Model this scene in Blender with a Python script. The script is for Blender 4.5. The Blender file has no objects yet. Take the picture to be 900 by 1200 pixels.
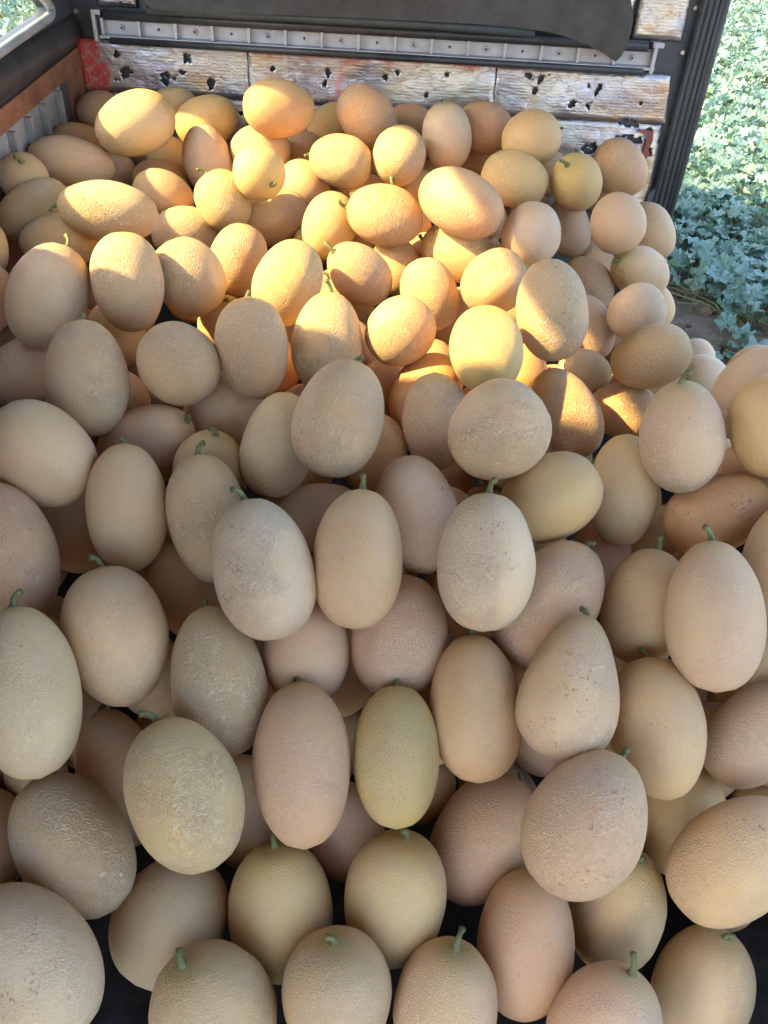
import bpy, bmesh, math, random
import numpy as np
from mathutils import Vector, Matrix, noise

random.seed(7)
S = bpy.context.scene
COL = S.collection

# ------------------------------------------------------------------ camera
cam_data = bpy.data.cameras.new("camera")
cam = bpy.data.objects.new("camera", cam_data)
COL.objects.link(cam)
PITCH, ROLL = math.radians(37.4), math.radians(3.4)
fw = Vector((0, math.cos(PITCH), -math.sin(PITCH)))
rt0 = Vector((1, 0, 0)); up0 = rt0.cross(fw)
rt = rt0 * math.cos(ROLL) + up0 * math.sin(ROLL)
up = rt.cross(fw)
m = Matrix((rt, up, -fw)).transposed().to_4x4()
m.translation = Vector((0, 0, 1.75))
cam.matrix_world = m
cam_data.sensor_fit = 'VERTICAL'; cam_data.sensor_height = 24.0; cam_data.lens = 18.0
cam_data.clip_start = 0.02; cam_data.clip_end = 2000
S.camera = cam
S.render.resolution_x, S.render.resolution_y = 768, 1024

# ------------------------------------------------------------------ world, sun, exposure
SUN = Vector((-.70, -.20, .605)).normalized()          # towards the sun
elev = math.asin(SUN.z)
w = bpy.data.worlds.new("World"); S.world = w; w.use_nodes = True
nt = w.node_tree
sky = nt.nodes.new('ShaderNodeTexSky'); sky.sky_type = 'NISHITA'; sky.sun_disc = False
sky.sun_elevation = elev; sky.sun_rotation = math.atan2(SUN.x, SUN.y)
sky.dust_density = 2.0; sky.air_density = 1.0
bg = nt.nodes['Background']; bg.inputs['Strength'].default_value = 0.15
nt.links.new(sky.outputs[0], bg.inputs['Color'])
sd = bpy.data.lights.new("sun", 'SUN'); sd.energy = 3.2; sd.angle = math.radians(1.1); sd.color = (1.0, .74, .32)
so = bpy.data.objects.new("sun", sd); COL.objects.link(so)
so.rotation_euler = SUN.to_track_quat('Z', 'Y').to_euler(); so.location = (-6, -2, 6)
S.view_settings.view_transform = 'Standard'; S.view_settings.look = 'None'
S.view_settings.exposure = 2.5; S.view_settings.gamma = 1.0
S.cycles.max_bounces = 8; S.cycles.diffuse_bounces = 6; S.cycles.transparent_max_bounces = 8
S.cycles.caustics_reflective = False; S.cycles.caustics_refractive = False

# ------------------------------------------------------------------ helpers
def tag(o, label=None, cat=None, group=None, kind=None):
    if label: o['label'] = label
    if cat: o['category'] = cat
    if group: o['group'] = group
    if kind: o['kind'] = kind
    return o

def link(name, me, mt=None, parent=None, smooth=False):
    o = bpy.data.objects.new(name, me); COL.objects.link(o)
    if mt and me and not me.materials: me.materials.append(mt)
    if parent: o.parent = parent
    if smooth and me: me.polygons.foreach_set('use_smooth', [True] * len(me.polygons))
    return o

def empty(name, loc=(0, 0, 0)):
    o = bpy.data.objects.new(name, None); COL.objects.link(o); o.location = loc
    o.empty_display_size = .1
    return o

def bm_obj(name, bm, mt, parent=None, smooth=False):
    me = bpy.data.meshes.new(name); bmesh.ops.recalc_face_normals(bm, faces=bm.faces); bm.to_mesh(me); bm.free()
    return link(name, me, mt, parent, smooth)

def box(bm, a, b, bev=0.0):
    a, b = Vector(a), Vector(b)
    r = bmesh.ops.create_cube(bm, size=1.0)
    for v in r['verts']:
        v.co = Vector(((a[i] + b[i]) / 2 + v.co[i] * (b[i] - a[i])) for i in range(3))
    if bev > 0:
        es = list({e for v in r['verts'] for e in v.link_edges})
        bmesh.ops.bevel(bm, geom=es, offset=bev, segments=2, affect='EDGES', profile=.6)

def tube(bm, pts, rad, seg=10, cap=True):
    pts = [Vector(p) for p in pts]; rings = []
    for i, p in enumerate(pts):
        d = (pts[min(i + 1, len(pts) - 1)] - pts[max(i - 1, 0)]).normalized()
        a = d.orthogonal().normalized() if i == 0 else (pa - d * pa.dot(d)).normalized()
        pa = a; b = d.cross(a); r = rad[i] if hasattr(rad, '__len__') else rad
        rings.append([bm.verts.new(p + (a * math.cos(t) + b * math.sin(t)) * r) for t in [2 * math.pi * k / seg for k in range(seg)]])
    for A, B in zip(rings, rings[1:]):
        for k in range(seg): bm.faces.new((A[k], A[(k + 1) % seg], B[(k + 1) % seg], B[k]))
    if cap: bm.faces.new(rings[0][::-1]); bm.faces.new(rings[-1])

def prism(bm, poly, y0, y1, axis='y'):
    """poly: (x,z) list extruded y0..y1, or for axis 'x' (y,z) list extruded x0..x1"""
    f = (lambda u, v, d: (u, d, v)) if axis == 'y' else (lambda u, v, d: (d, u, v))
    A = [bm.verts.new(f(u, v, y0)) for u, v in poly]; B = [bm.verts.new(f(u, v, y1)) for u, v in poly]
    n = len(poly)
    bm.faces.new(A); bm.faces.new(B[::-1])
    for k in range(n): bm.faces.new((A[k], B[k], B[(k + 1) % n], A[(k + 1) % n]))

class MT:
    """small node-graph helper"""
    def __init__(s, name):
        s.m = bpy.data.materials.new(name); s.m.use_nodes = True; s.t = s.m.node_tree
        s.b = s.t.nodes['Principled BSDF']; s.out = s.t.nodes['Material Output']
    def n(s, typ, **kw):
        nd = s.t.nodes.new('ShaderNode' + typ)
        for k, v in kw.items(): setattr(nd, k, v)
        return nd
    def l(s, a, b): s.t.links.new(a, b)
    def mix(s, fac, a, b, mode='MIX'):
        nd = s.n('Mix', data_type='RGBA', blend_type=mode)
        for sock, v in ((nd.inputs[0], fac), (nd.inputs[6], a), (nd.inputs[7], b)):
            if hasattr(v, 'is_output'): s.l(v, sock)
            else: sock.default_value = v if not isinstance(v, tuple) or len(v) == 4 else (*v, 1)
        return nd.outputs[2]
    def math(s, op, a, b=None, c=None, clamp=False):
        nd = s.n('Math', operation=op, use_clamp=clamp)
        for i, v in enumerate((a, b, c)):
            if v is None: continue
            if hasattr(v, 'is_output'): s.l(v, nd.inputs[i])
            else: nd.inputs[i].default_value = v
        return nd.outputs[0]
    def noise(s, vec, scale, detail=3, rough=.55, dist=0):
        nd = s.n('TexNoise'); nd.inputs['Scale'].default_value = scale; nd.inputs['Detail'].default_value = detail
        nd.inputs['Roughness'].default_value = rough; nd.inputs['Distortion'].default_value = dist
        if vec: s.l(vec, nd.inputs['Vector'])
        return nd
    def ramp(s, fac, lo, hi, smooth=True):
        nd = s.n('MapRange'); nd.interpolation_type = 'SMOOTHSTEP' if smooth else 'LINEAR'
        nd.inputs['From Min'].default_value = lo; nd.inputs['From Max'].default_value = hi
        s.l(fac, nd.inputs['Value']); return nd.outputs[0]
    def obj(s): return s.n('TexCoord').outputs['Object']
    def bump(s, h, strength=.5, dist=.002, prev=None):
        nd = s.n('Bump'); nd.inputs['Strength'].default_value = strength; nd.inputs['Distance'].default_value = dist
        s.l(h, nd.inputs['Height'])
        if prev: s.l(prev, nd.inputs['Normal'])
        return nd.outputs[0]

# ------------------------------------------------------------------ materials
def plain(name, col, rough=.6, metal=0., var=.25, scale=12, bump=.2, bscale=90, bdist=.001, spec=.5):
    M = MT(name); v = M.obj()
    nz = M.noise(v, scale, 6, .75); dark = tuple(c * (1 - var) for c in col); lite = tuple(min(1, c * (1 + var)) for c in col)
    M.l(M.mix(M.ramp(nz.outputs[0], .3, .7), (*dark, 1), (*lite, 1)), M.b.inputs['Base Color'])
    n2 = M.noise(v, bscale, 4)
    M.l(M.bump(n2.outputs[0], bump, bdist), M.b.inputs['Normal'])
    M.b.inputs['Roughness'].default_value = rough; M.b.inputs['Metallic'].default_value = metal
    M.b.inputs['Specular IOR Level'].default_value = spec
    return M.m

def melon_material():
    M = MT("melon_rind"); tc = M.obj(); inf = M.n('ObjectInfo')
    def attr(n):
        a = M.n('Attribute', attribute_type='OBJECT', attribute_name=n); return a.outputs['Fac']
    off = M.n('VectorMath', operation='MULTIPLY_ADD')
    cr = M.n('CombineXYZ'); M.l(inf.outputs['Random'], cr.inputs[0]); M.l(inf.outputs['Random'], cr.inputs[1]); M.l(inf.outputs['Random'], cr.inputs[2])
    M.l(cr.outputs[0], off.inputs[0]); off.inputs[1].default_value = (7.3, 3.1, 5.7); M.l(tc, off.inputs[2])
    P = off.outputs[0]
    # distorted coordinates for the netting
    wn = M.noise(P, 60, 2); wv = M.n('VectorMath', operation='MULTIPLY_ADD'); M.l(wn.outputs['Color'], wv.inputs[0])
    wv.inputs[1].default_value = (.010, .010, .010); M.l(P, wv.inputs[2])
    st = M.n('VectorMath', operation='MULTIPLY'); M.l(wv.outputs[0], st.inputs[0]); st.inputs[1].default_value = (1, 1, .62)
    vo = M.n('TexVoronoi', feature='DISTANCE_TO_EDGE'); vo.inputs['Scale'].default_value = 235; M.l(st.outputs[0], vo.inputs['Vector'])
    vo2 = M.n('TexVoronoi', feature='DISTANCE_TO_EDGE'); vo2.inputs['Scale'].default_value = 420; M.l(wv.outputs[0], vo2.inputs['Vector'])
    net = M.math('SUBTRACT', 1.0, M.ramp(vo.outputs[0], .0, .22))
    net2 = M.math('SUBTRACT', 1.0, M.ramp(vo2.outputs[0], .0, .25))
    patch = M.ramp(M.noise(P, 13, 2).outputs[0], .25, .68)
    streng = M.math('MULTIPLY', M.math('MULTIPLY_ADD', patch, .75, .25), attr('netting'))
    netm = M.math('MULTIPLY', M.math('MAXIMUM', net, M.math('MULTIPLY', net2, .55)), streng)
    # colour
    base = inf.outputs['Color']
    big = M.noise(P, 11, 3, .5)
    warm = M.mix(M.ramp(big.outputs[0], .42, .72), base, M.mix(.40, base, (.66, .38, .15, 1)), 'MIX')
    pk = M.noise(P, 7.5, 2); pv = M.ramp(pk.outputs[0], .48, .72)
    warm = M.mix(M.math('MULTIPLY', pv, .35), warm, (.60, .35, .20, 1))
    mid = M.noise(P, 70, 4, .6)
    warm = M.mix(M.math('MULTIPLY', M.ramp(mid.outputs[0], .35, .7), .22), warm, (.52, .38, .26, 1))
    col = M.mix(M.math('MULTIPLY', M.math('MULTIPLY', netm, .62), 1.0, clamp=True), warm, (.75, .60, .44, 1))
    pale = M.math('MULTIPLY', patch, M.math('MULTIPLY', attr('netting'), .07))
    col = M.mix(pale, col, (.64, .53, .40, 1))
    # ground spot: a smoother pale yellow face
    sep = M.n('SeparateXYZ'); M.l(tc, sep.inputs[0])
    gs = M.ramp(M.math('ADD', sep.outputs[0], M.math('MULTIPLY', M.math('SUBTRACT', big.outputs[0], .5), .06)), .038, .062)
    col = M.mix(M.math('MULTIPLY', gs, .38), col, (.68, .49, .27, 1)); nogs = M.math('SUBTRACT', 1.0, M.math('MULTIPLY', gs, .8))
    # stem zone: green radial tinge near +z pole ('polar' = distance from the pole, normalised)
    ln = M.n('VectorMath', operation='LENGTH'); cx = M.n('CombineXYZ'); M.l(sep.outputs[0], cx.inputs[0]); M.l(sep.outputs[1], cx.inputs[1]); M.l(cx.outputs[0], ln.inputs[0])
    rad = M.math('ADD', ln.outputs['Value'], M.math('MULTIPLY', M.math('SUBTRACT', mid.outputs[0], .5), .012))
    top = M.ramp(sep.outputs[2], .0, .02); bot = M.ramp(M.math('MULTIPLY', sep.outputs[2], -1.0), .0, .02)
    ang = M.math('ARCTAN2', sep.outputs[1], sep.outputs[0]); ray = M.math('SINE', M.math('MULTIPLY_ADD', ang, 23.0, M.math('MULTIPLY', mid.outputs[0], 14.0)))
    zone = M.math('MULTIPLY', M.math('SUBTRACT', 1.0, M.ramp(rad, .004, .034)), top)
    zone = M.math('MULTIPLY', zone, M.math('MULTIPLY_ADD', ray, .25, .55))
    col = M.mix(M.math('MULTIPLY', zone, M.math('MULTIPLY_ADD', attr('green'), .8, .25)), col, (.24, .26, .10, 1))
    gold = M.math('MULTIPLY', M.math('SUBTRACT', 1.0, M.ramp(rad, .02, .055)), M.math('MULTIPLY', top, .30))
    col = M.mix(gold, col, (.60, .42, .10, 1))
    scar = M.math('MULTIPLY', M.math('SUBTRACT', 1.0, M.ramp(rad, .0035, .0075)), M.math('MAXIMUM', top, M.math('MULTIPLY', bot, .75)))
    col = M.mix(M.math('MULTIPLY', scar, .7), col, (.25, .27, .19, 1))
    # dirt specks and smudges on the flagged ones
    cl = M.ramp(M.noise(P, 15, 2).outputs[0], .56, .66)
    sp = M.ramp(M.noise(P, 190, 4, .7).outputs[0], .57, .64)
    sm = M.ramp(M.noise(P, 75, 5, .75).outputs[0], .56, .66)
    dirt = M.math('MULTIPLY', M.math('MAXIMUM', sp, M.math('MULTIPLY', sm, .35)), M.math('MULTIPLY', cl, attr('dirt')))
    tiny = M.math('MULTIPLY', M.ramp(M.noise(P, 120, 2, .8).outputs[0], .70, .75), .5)
    col = M.mix(M.math('MULTIPLY', M.math('MAXIMUM', dirt, tiny), .72, clamp=True), col, (.16, .11, .07, 1))
    gn = M.math('MULTIPLY', M.math('MULTIPLY', net, attr('green')), .38)
    gn = M.math('MULTIPLY', gn, M.ramp(big.outputs[0], .40, .6))
    col = M.mix(gn, col, (.30, .31, .13, 1))
    M.l(col, M.b.inputs['Base Color'])
    M.b.inputs['Roughness'].default_value = .52; M.b.inputs['Specular IOR Level'].default_value = .35
    M.b.inputs['Subsurface Weight'].default_value = .3; M.b.inputs['Subsurface Radius'].default_value = (1.0, .42, .12)
    M.b.inputs['Subsurface Scale'].default_value = .018
    h = M.math('ADD', M.math('MULTIPLY', netm, nogs), M.math('MULTIPLY', M.noise(P, 480, 3, .6).outputs[0], .35))
    b1 = M.bump(h, 1.0, .0018)
    b2 = M.bump(M.noise(P, 34, 3).outputs[0], .35, .003, b1)
    M.l(b2, M.b.inputs['Normal'])
    return M.m

def foil_material():
    M = MT("foil_insulation"); v = M.obj()
    vs_ = M.n('VectorMath', operation='MULTIPLY'); M.l(v, vs_.inputs[0]); vs_.inputs[1].default_value = (.45, 1, 1); cr = M.noise(vs_.outputs[0], 34, 5, .6, 2.2); cr2 = M.n('TexVoronoi', feature='DISTANCE_TO_EDGE'); cr2.inputs['Scale'].default_value = 17
    d = M.n('VectorMath', operation='MULTIPLY_ADD'); M.l(cr.outputs['Color'], d.inputs[0]); d.inputs[1].default_value = (.05, .05, .05); M.l(v, d.inputs[2]); M.l(d.outputs[0], cr2.inputs['Vector'])
    wv = M.n('TexWave', bands_direction='Z'); wv.inputs['Scale'].default_value = 42; wv.inputs['Distortion'].default_value = 1.5; wv.inputs['Detail'].default_value = 2; M.l(v, wv.inputs['Vector'])
    tone = M.noise(v, 5, 3)
    c = M.mix(M.ramp(tone.outputs[0], .35, .65), (.47, .45, .50, 1), (.62, .56, .48, 1))
    c = M.mix(M.math('MULTIPLY', M.ramp(M.noise(v, 7, 5, .7).outputs[0], .50, .68), .7), c, (.62, .42, .22, 1))
    c = M.mix(M.math('MULTIPLY', M.ramp(M.noise(v, 60, 5, .8).outputs[0], .62, .72), .35), c, (.30, .27, .28, 1))
    # red paint: along the upper edge and at the left end
    sep = M.n('SeparateXYZ'); M.l(v, sep.inputs[0]); rn = M.noise(v, 14, 5, .7)
    e1 = M.ramp(M.math('ADD', sep.outputs[2], M.math('MULTIPLY', rn.outputs[0], .05)), 1.482, 1.502)
    e1 = M.math('MULTIPLY', e1, M.ramp(M.math('MULTIPLY', sep.outputs[0], -1.0), -.42, -.22))
    e1 = M.math('MULTIPLY', e1, M.ramp(M.math('ADD', sep.outputs[0], M.math('MULTIPLY', M.noise(v, 6, 2).outputs[0], .5)), -.28, -.12))
    e2 = M.ramp(M.math('ADD', M.math('MULTIPLY', sep.outputs[0], -1.0), M.math('MULTIPLY', rn.outputs[0], .12)), .855, .875)
    red = M.math('MAXIMUM', M.math('MULTIPLY', e1, .75), M.math('MULTIPLY', e2, .95))
    st = M.math('MULTIPLY', M.ramp(M.noise(v, 4.3, 3, .8).outputs[0], .60, .66), .6)
    red = M.math('MAXIMUM', red, st); red = M.math('MULTIPLY', red, M.ramp(M.noise(v, 55, 5, .8).outputs[0], .34, .52))
    c = M.mix(red, c, (.58, .06, .055, 1))
    M.l(c, M.b.inputs['Base Color'])
    M.l(M.math('MULTIPLY_ADD', M.math('SUBTRACT', 1.0, red), .78, .05), M.b.inputs['Metallic'])
    M.l(M.math('MULTIPLY_ADD', tone.outputs[0], .3, .16), M.b.inputs['Roughness'])
    h = M.math('ADD', M.math('MULTIPLY', cr.outputs[0], 1.0), M.math('MULTIPLY', M.ramp(cr2.outputs[0], 0, .05), .35))
    b = M.bump(h, .26, .006); b = M.bump(M.noise(vs_.outputs[0], 110, 4, .6, 1.0).outputs[0], .35, .0025, b); b = M.bump(wv.outputs[0], .16, .0008, b)
    M.l(b, M.b.inputs['Normal'])
    return M.m

def leaf_material(name, a, b):
    M = MT(name); inf = M.n('ObjectInfo'); geo = M.n('NewGeometry'); v = M.obj()
    at = M.n('Attribute', attribute_type='GEOMETRY', attribute_name='tone')
    nz = M.noise(v, 3, 3)
    f = M.math('ADD', M.math('MULTIPLY', at.outputs['Fac'], .8), M.math('MULTIPLY', nz.outputs[0], .3), clamp=True)
    c = M.mix(f, a, b)
    c = M.mix(M.math('MULTIPLY', geo.outputs['Backfacing'], .4), c, (.34, .42, .27, 1))
    M.l(c, M.b.inputs['Base Color'])
    M.b.inputs['Roughness'].default_value = .38; M.b.inputs['Specular IOR Level'].default_value = .6
    tr = M.n('BsdfTranslucent'); M.l(M.mix(.3, c, (.22, .42, .26, 1)), tr.inputs['Color'])
    mx = M.n('MixShader'); mx.inputs[0].default_value = .24
    M.l(M.b.outputs[0], mx.inputs[1]); M.l(tr.outputs[0], mx.inputs[2]); M.l(mx.outputs[0], M.out.inputs['Surface'])
    return M.m

def soil_material():
    M = MT("dry_soil"); v = M.obj()
    c = M.mix(M.ramp(M.noise(v, 6, 6, .7).outputs[0], .3, .7), (.14, .095, .06, 1), (.27, .20, .14, 1))
    M.l(c, M.b.inputs['Base Color']); M.b.inputs['Roughness'].default_value = .95
    M.l(M.bump(M.noise(v, 28, 8, .7).outputs[0], 1.0, .03), M.b.inputs['Normal'])
    return M.m

def glass_material():
    M = MT("window_glass"); tr = M.n('BsdfTransparent'); tr.inputs['Color'].default_value = (.93, .96, .94, 1)
    gl = M.n('BsdfGlossy'); gl.inputs['Roughness'].default_value = .03
    mx = M.n('MixShader'); mx.inputs[0].default_value = .06
    M.l(tr.outputs[0], mx.inputs[1]); M.l(gl.outputs[0], mx.inputs[2]); M.l(mx.outputs[0], M.out.inputs['Surface'])
    return M.m

RIND = melon_material(); FOIL = foil_material(); SOIL = soil_material(); GLASS = glass_material()
LEAF = leaf_material("melon_leaf", (.10, .19, .12, 1), (.22, .35, .31, 1))
STEM = plain("green_stem", (.15, .165, .06), .6, var=.3, scale=80, bscale=400)
BLACKP = plain("black_plastic", (.040, .041, .045), .42, var=.45, scale=9, bscale=26, bump=.35, bdist=.004)
GREYM = plain("dark_grey_steel", (.075, .085, .10), .45, .2, var=.2, scale=8, bscale=60)
RAILM = plain("grey_aluminium", (.42, .43, .47), .42, .35, var=.15, scale=18, bscale=120)
DARKRUB = plain("dark_rubber", (.06, .07, .073), .6, var=.25, scale=14, bscale=120)
RUST = plain("rusty_board", (.23, .10, .055), .7, var=.35, scale=14, bscale=90, bump=.4)
BODY = plain("grey_paint", (.30, .31, .32), .35, var=.08, scale=3)
FLOORM = plain("van_floor_lining", (.022, .018, .016), .9, var=.5, scale=20, spec=.2)
SCREW = plain("zinc_screw", (.5, .5, .48), .35, .7)
TEAR = plain("tear_underlay", (.07, .065, .075), .8, scale=60)
SLAT = plain("dusty_grey_slat", (.30, .29, .29), .6, var=.2, scale=20)

# ------------------------------------------------------------------ ground
def build_ground():
    n = 120; xs = np.concatenate([np.linspace(-400, -14, 14), np.linspace(-12, 16, n), np.linspace(18, 400, 14)])
    ysn = np.concatenate([np.linspace(-400, -14, 14), np.linspace(-12, 28, n), np.linspace(31, 600, 14)])
    vs = []
    for yy in ysn:
        for xx in xs:
            z = -.02
            if -13 < xx < 17 and -13 < yy < 29: z += .05 * noise.noise(Vector((xx * 1.3, yy * 1.3, 0))) + .03 * noise.noise(Vector((xx * 5, yy * 5, 3)))
            vs.append((xx, yy, z))
    W = len(xs); fs = [(j * W + i, j * W + i + 1, (j + 1) * W + i + 1, (j + 1) * W + i) for j in range(len(ysn) - 1) for i in range(W - 1)]
    me = bpy.data.meshes.new('ground'); me.from_pydata(vs, [], fs)
    tag(link('ground', me, SOIL, smooth=True), kind='structure')
build_ground()

# clods of dry soil in the bare strip beside the van
def build_clods():
    bm = bmesh.new(); rnd = random.Random(3)
    for _ in range(420):
        x = rnd.uniform(1.0, 3.2); y = rnd.uniform(2.6, 6.2); s = rnd.choice((.012, .018, .03, .045)) * rnd.uniform(.7, 1.3)
        r = bmesh.ops.create_icosphere(bm, subdivisions=1, radius=s)
        for v in r['verts']: v.co = Vector((x, y, 0)) + v.co * (1 + .5 * noise.noise(v.co * 60 + Vector((x, y, 0)))) * Vector((1, 1, .7)).length / 1.2
    tag(bm_obj('soil_clods', bm, SOIL), 'loose clods of dry brown soil on the bare strip beside the van', 'soil', kind='stuff')
build_clods()

# ------------------------------------------------------------------ melon leaves
def leaf_shape(seed):
    """lobed, toothed, slightly cupped leaf about 1 unit wide, stalk notch at the origin"""
    r = random.Random(seed); n = 26; pts = []; rA = r.uniform(.08, .16)
    for k in range(n):
        t = -math.pi * .93 + 2 * math.pi * .93 * k / (n - 1)
        R = .5 * (1 + rA * math.cos(5 * t) + .07 * math.cos(10 * t + .6)) * (1 + (.07 if k % 2 else -.05)) * (1 + r.uniform(-.05, .05))
        pts.append((R * math.cos(t) + .12, R * math.sin(t)))
    cup = r.uniform(-.5, .9); vs = [(0, 0, 0)]
    for q in (.5, 1.0):
        for k, (x, y) in enumerate(pts):
            x2, y2 = x * q, y * q; rr = math.hypot(x2, y2)
            vs.append((x2, y2, cup * rr * rr * .5 + .09 * math.sin(k * 1.7 + seed) * q * q - .05 * (1 if (k // 3) % 2 else -1) * q))
    fs = [(0, 1 + k, 2 + k) for k in range(n - 1)] + [(1 + k, 1 + n + k, 2 + n + k, 2 + k) for k in range(n - 1)]
    return np.array(vs, dtype=np.float32), fs
SHAPES = [leaf_shape(s) for s in range(7)]

def leaf_density(x, y):
    bare = 1.0
    if y < 8:                                       # bare wheel strip next to the van
        edge = 1.72 + .30 * noise.noise(Vector((x * 1.5, y * 1.1, 5))) + max(0, y - 4.5) * .0
        if y > 4.4: edge -= (y - 4.4) * .55
        if x < edge: bare = .05
        elif x < edge + .25: bare = .55
    clump = .5 + .9 * noise.noise(Vector((x * 1.1, y * 1.1, 9)))
    return bare * max(.25, min(1, clump + .35))

def build_leaves():
    rnd = random.Random(12); leaves = []
    def region(x0, x1, y0, y1, dens, smin, smax, wedge=None):
        for _ in range(int((x1 - x0) * (y1 - y0) * dens)):
            x = rnd.uniform(x0, x1); y = rnd.uniform(y0, y1)
            if wedge and not (wedge[0] * y - .8 < x < wedge[1] * y + .8): continue
            if -.95 < x < .95 and -1 < y < 7: continue
            if rnd.random() > leaf_density(x, y): continue
            s = rnd.uniform(smin, smax)
            hgt = .05 + .16 * rnd.random() * (1 + .6 * noise.noise(Vector((x * .9, y * .9, 2))))
            yaw = rnd.uniform(0, 6.283); tl = rnd.gauss(0, .42); tl2 = rnd.gauss(0, .42)
            leaves.append((x, y, hgt, s, yaw, tl, tl2, rnd.randrange(7), min(1, max(0, rnd.gauss(.45, .28)))))
    region(.9, 5.6, 2.2, 8.2, 250, .08, .145, (.27, .62))
    region(1.5, 11, 8.2, 17, 110, .11, .18, (.26, .56))
    region(3, 17, 17, 27, 60, .13, .22, (.24, .56))
    region(5, 30, 27, 60, 26, .2, .34, (.22, .54))
    region(-13, -2.5, 7, 26, 34, .14, .24, (-.52, -.3))
    region(-14, -.9, -4, 14, 9, .12, .22)
    region(.9, 12, -4, 3, 10, .12, .2)
    region(4, 16, 3, 20, 10, .12, .2)
    region(-6, 4, 8, 26, 9, .14, .22)
    # project to find which leaves show largest in the picture
    inv = m.inverted(); vis = []
    for i, L in enumerate(leaves):
        p = inv @ Vector(L[:3])
        if p.z < 0:
            u = 450 + 900 * p.x / -p.z; v = 600 - 900 * p.y / -p.z
            if 790 < u < 905 and -5 < v < 425 and not (u < 800 and v < 200): vis.append((-p.z, i))
    vis.sort(); own = {i for _, i in vis[:298]}
    root = empty('melon_field', (3.0, 6.0, 0)); tag(root, 'field of leafy green melon vines spreading beyond the open side of the van', 'melon plants')
    meshes = []
    for vs, fs in SHAPES:
        me = bpy.data.meshes.new('leaf'); me.from_pydata([tuple(v) for v in vs], [], fs); me.materials.append(LEAF)
        meshes.append(me)
    tones = {}
    allv, allf, allt = [], [], []; base = 0
    for i, (x, y, z, s, yaw, a, b, k, tone) in enumerate(leaves):
        M4 = Matrix.Translation((x, y, z)) @ Matrix.Rotation(yaw, 4, 'Z') @ Matrix.Rotation(a, 4, 'X') @ Matrix.Rotation(b, 4, 'Y') @ Matrix.Diagonal((s, s, s, 1))
        if i in own:
            key = (k, int(tone * 4.99))
            if key not in tones:
                me = meshes[k].copy(); at = me.attributes.new('tone', 'FLOAT', 'POINT'); at.data.foreach_set('value', [key[1] / 4.5] * len(me.vertices)); tones[key] = me
            o = link('leaf', tones[key], None, root); o.matrix_local = Matrix.Translation((-3.0, -6.0, 0)) @ M4
        else:
            vs, fs = SHAPES[k]; A = np.array(M4)
            allv.append(vs @ A[:3, :3].T.astype(np.float32) + A[:3, 3].astype(np.float32) - np.array((3, 6, 0), np.float32)); allt.append(np.full(len(vs), tone, np.float32))
            allf.append((base, k)); base += len(vs)
    V = np.concatenate(allv); T = np.concatenate(allt)
    loops, starts, tot = [], [], []; acc = 0
    for b0, k in allf:
        for f in SHAPES[k][1]:
            loops.extend(q + b0 for q in f); starts.append(acc); tot.append(len(f)); acc += len(f)
    me = bpy.data.meshes.new('leaf_mass'); me.vertices.add(len(V)); me.vertices.foreach_set('co', V.ravel())
    me.loops.add(len(loops)); me.loops.foreach_set('vertex_index', loops)
    me.polygons.add(len(starts)); me.polygons.foreach_set('loop_start', starts); me.polygons.foreach_set('loop_total', tot)
    me.update(calc_edges=True); at = me.attributes.new('tone', 'FLOAT', 'POINT'); at.data.foreach_set('value', T)
    tag(link('leaf_mass', me, LEAF, root), kind='stuff')
    # trailing vines and leaf stalks
    bm = bmesh.new()
    for _ in range(260):
        x = rnd.uniform(1.6, 4.4); y = rnd.uniform(3, 9); d = rnd.uniform(0, 6.28); pts = []
        for q in range(7):
            pts.append((x, y, .035 + .04 * rnd.random())); d += rnd.uniform(-.5, .5); x += .11 * math.cos(d); y += .11 * math.sin(d)
        tube(bm, pts, .0045, 5, False)
    for L in leaves:
        if L[1] < 7 and L[0] < 4 and L[1] > 2.5:
            tube(bm, [(L[0] + rnd.uniform(-.05, .05), L[1] + rnd.uniform(-.05, .05), .0), (L[0], L[1], L[2])], .0025, 4, False)
    bmesh.ops.translate(bm, verts=bm.verts, vec=(-3, -6, 0))
    tag(bm_obj('vine_stems', bm, STEM, root), kind='stuff')
build_leaves()

# ------------------------------------------------------------------ the van
van = tag(empty('cargo_van', (0, 1.0, 0)), 'open cargo van with foil lined wall, dark rail and a bed full of melons', 'van')
def vp(name, bm, mt, parent=None, smooth=False):
    if parent is None:
        bmesh.ops.translate(bm, verts=bm.verts, vec=(0, -1.0, 0)); return bm_obj(name, bm, mt, van, smooth)
    return bm_obj(name, bm, mt, parent, smooth)     # children of van parts share its origin
def sub(name, bm, mt, parent, smooth=False):
    bmesh.ops.translate(bm, verts=bm.verts, vec=(0, -1.0, 0)); return bm_obj(name, bm, mt, parent, smooth)
WY = 2.30
# floor, roof, partition wall
bm = bmesh.new(); box(bm, (-.90, -.30, .50), (.86, 2.36, .555), .004); vp('load_floor', bm, FLOORM)
bm = bmesh.new(); box(bm, (-.93, -.12, 2.25), (.86, 2.36, 2.30), .006)
for k in range(5): box(bm, (-.90, .15 + k * .48, 2.225), (.82, .19 + k * .48, 2.249), .004)
vp('roof', bm, BODY)
bm = bmesh.new(); box(bm, (-.90, WY + .012, .556), (.762, WY + .05, 2.249))
part = vp('partition_wall', bm, GREYM)

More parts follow.
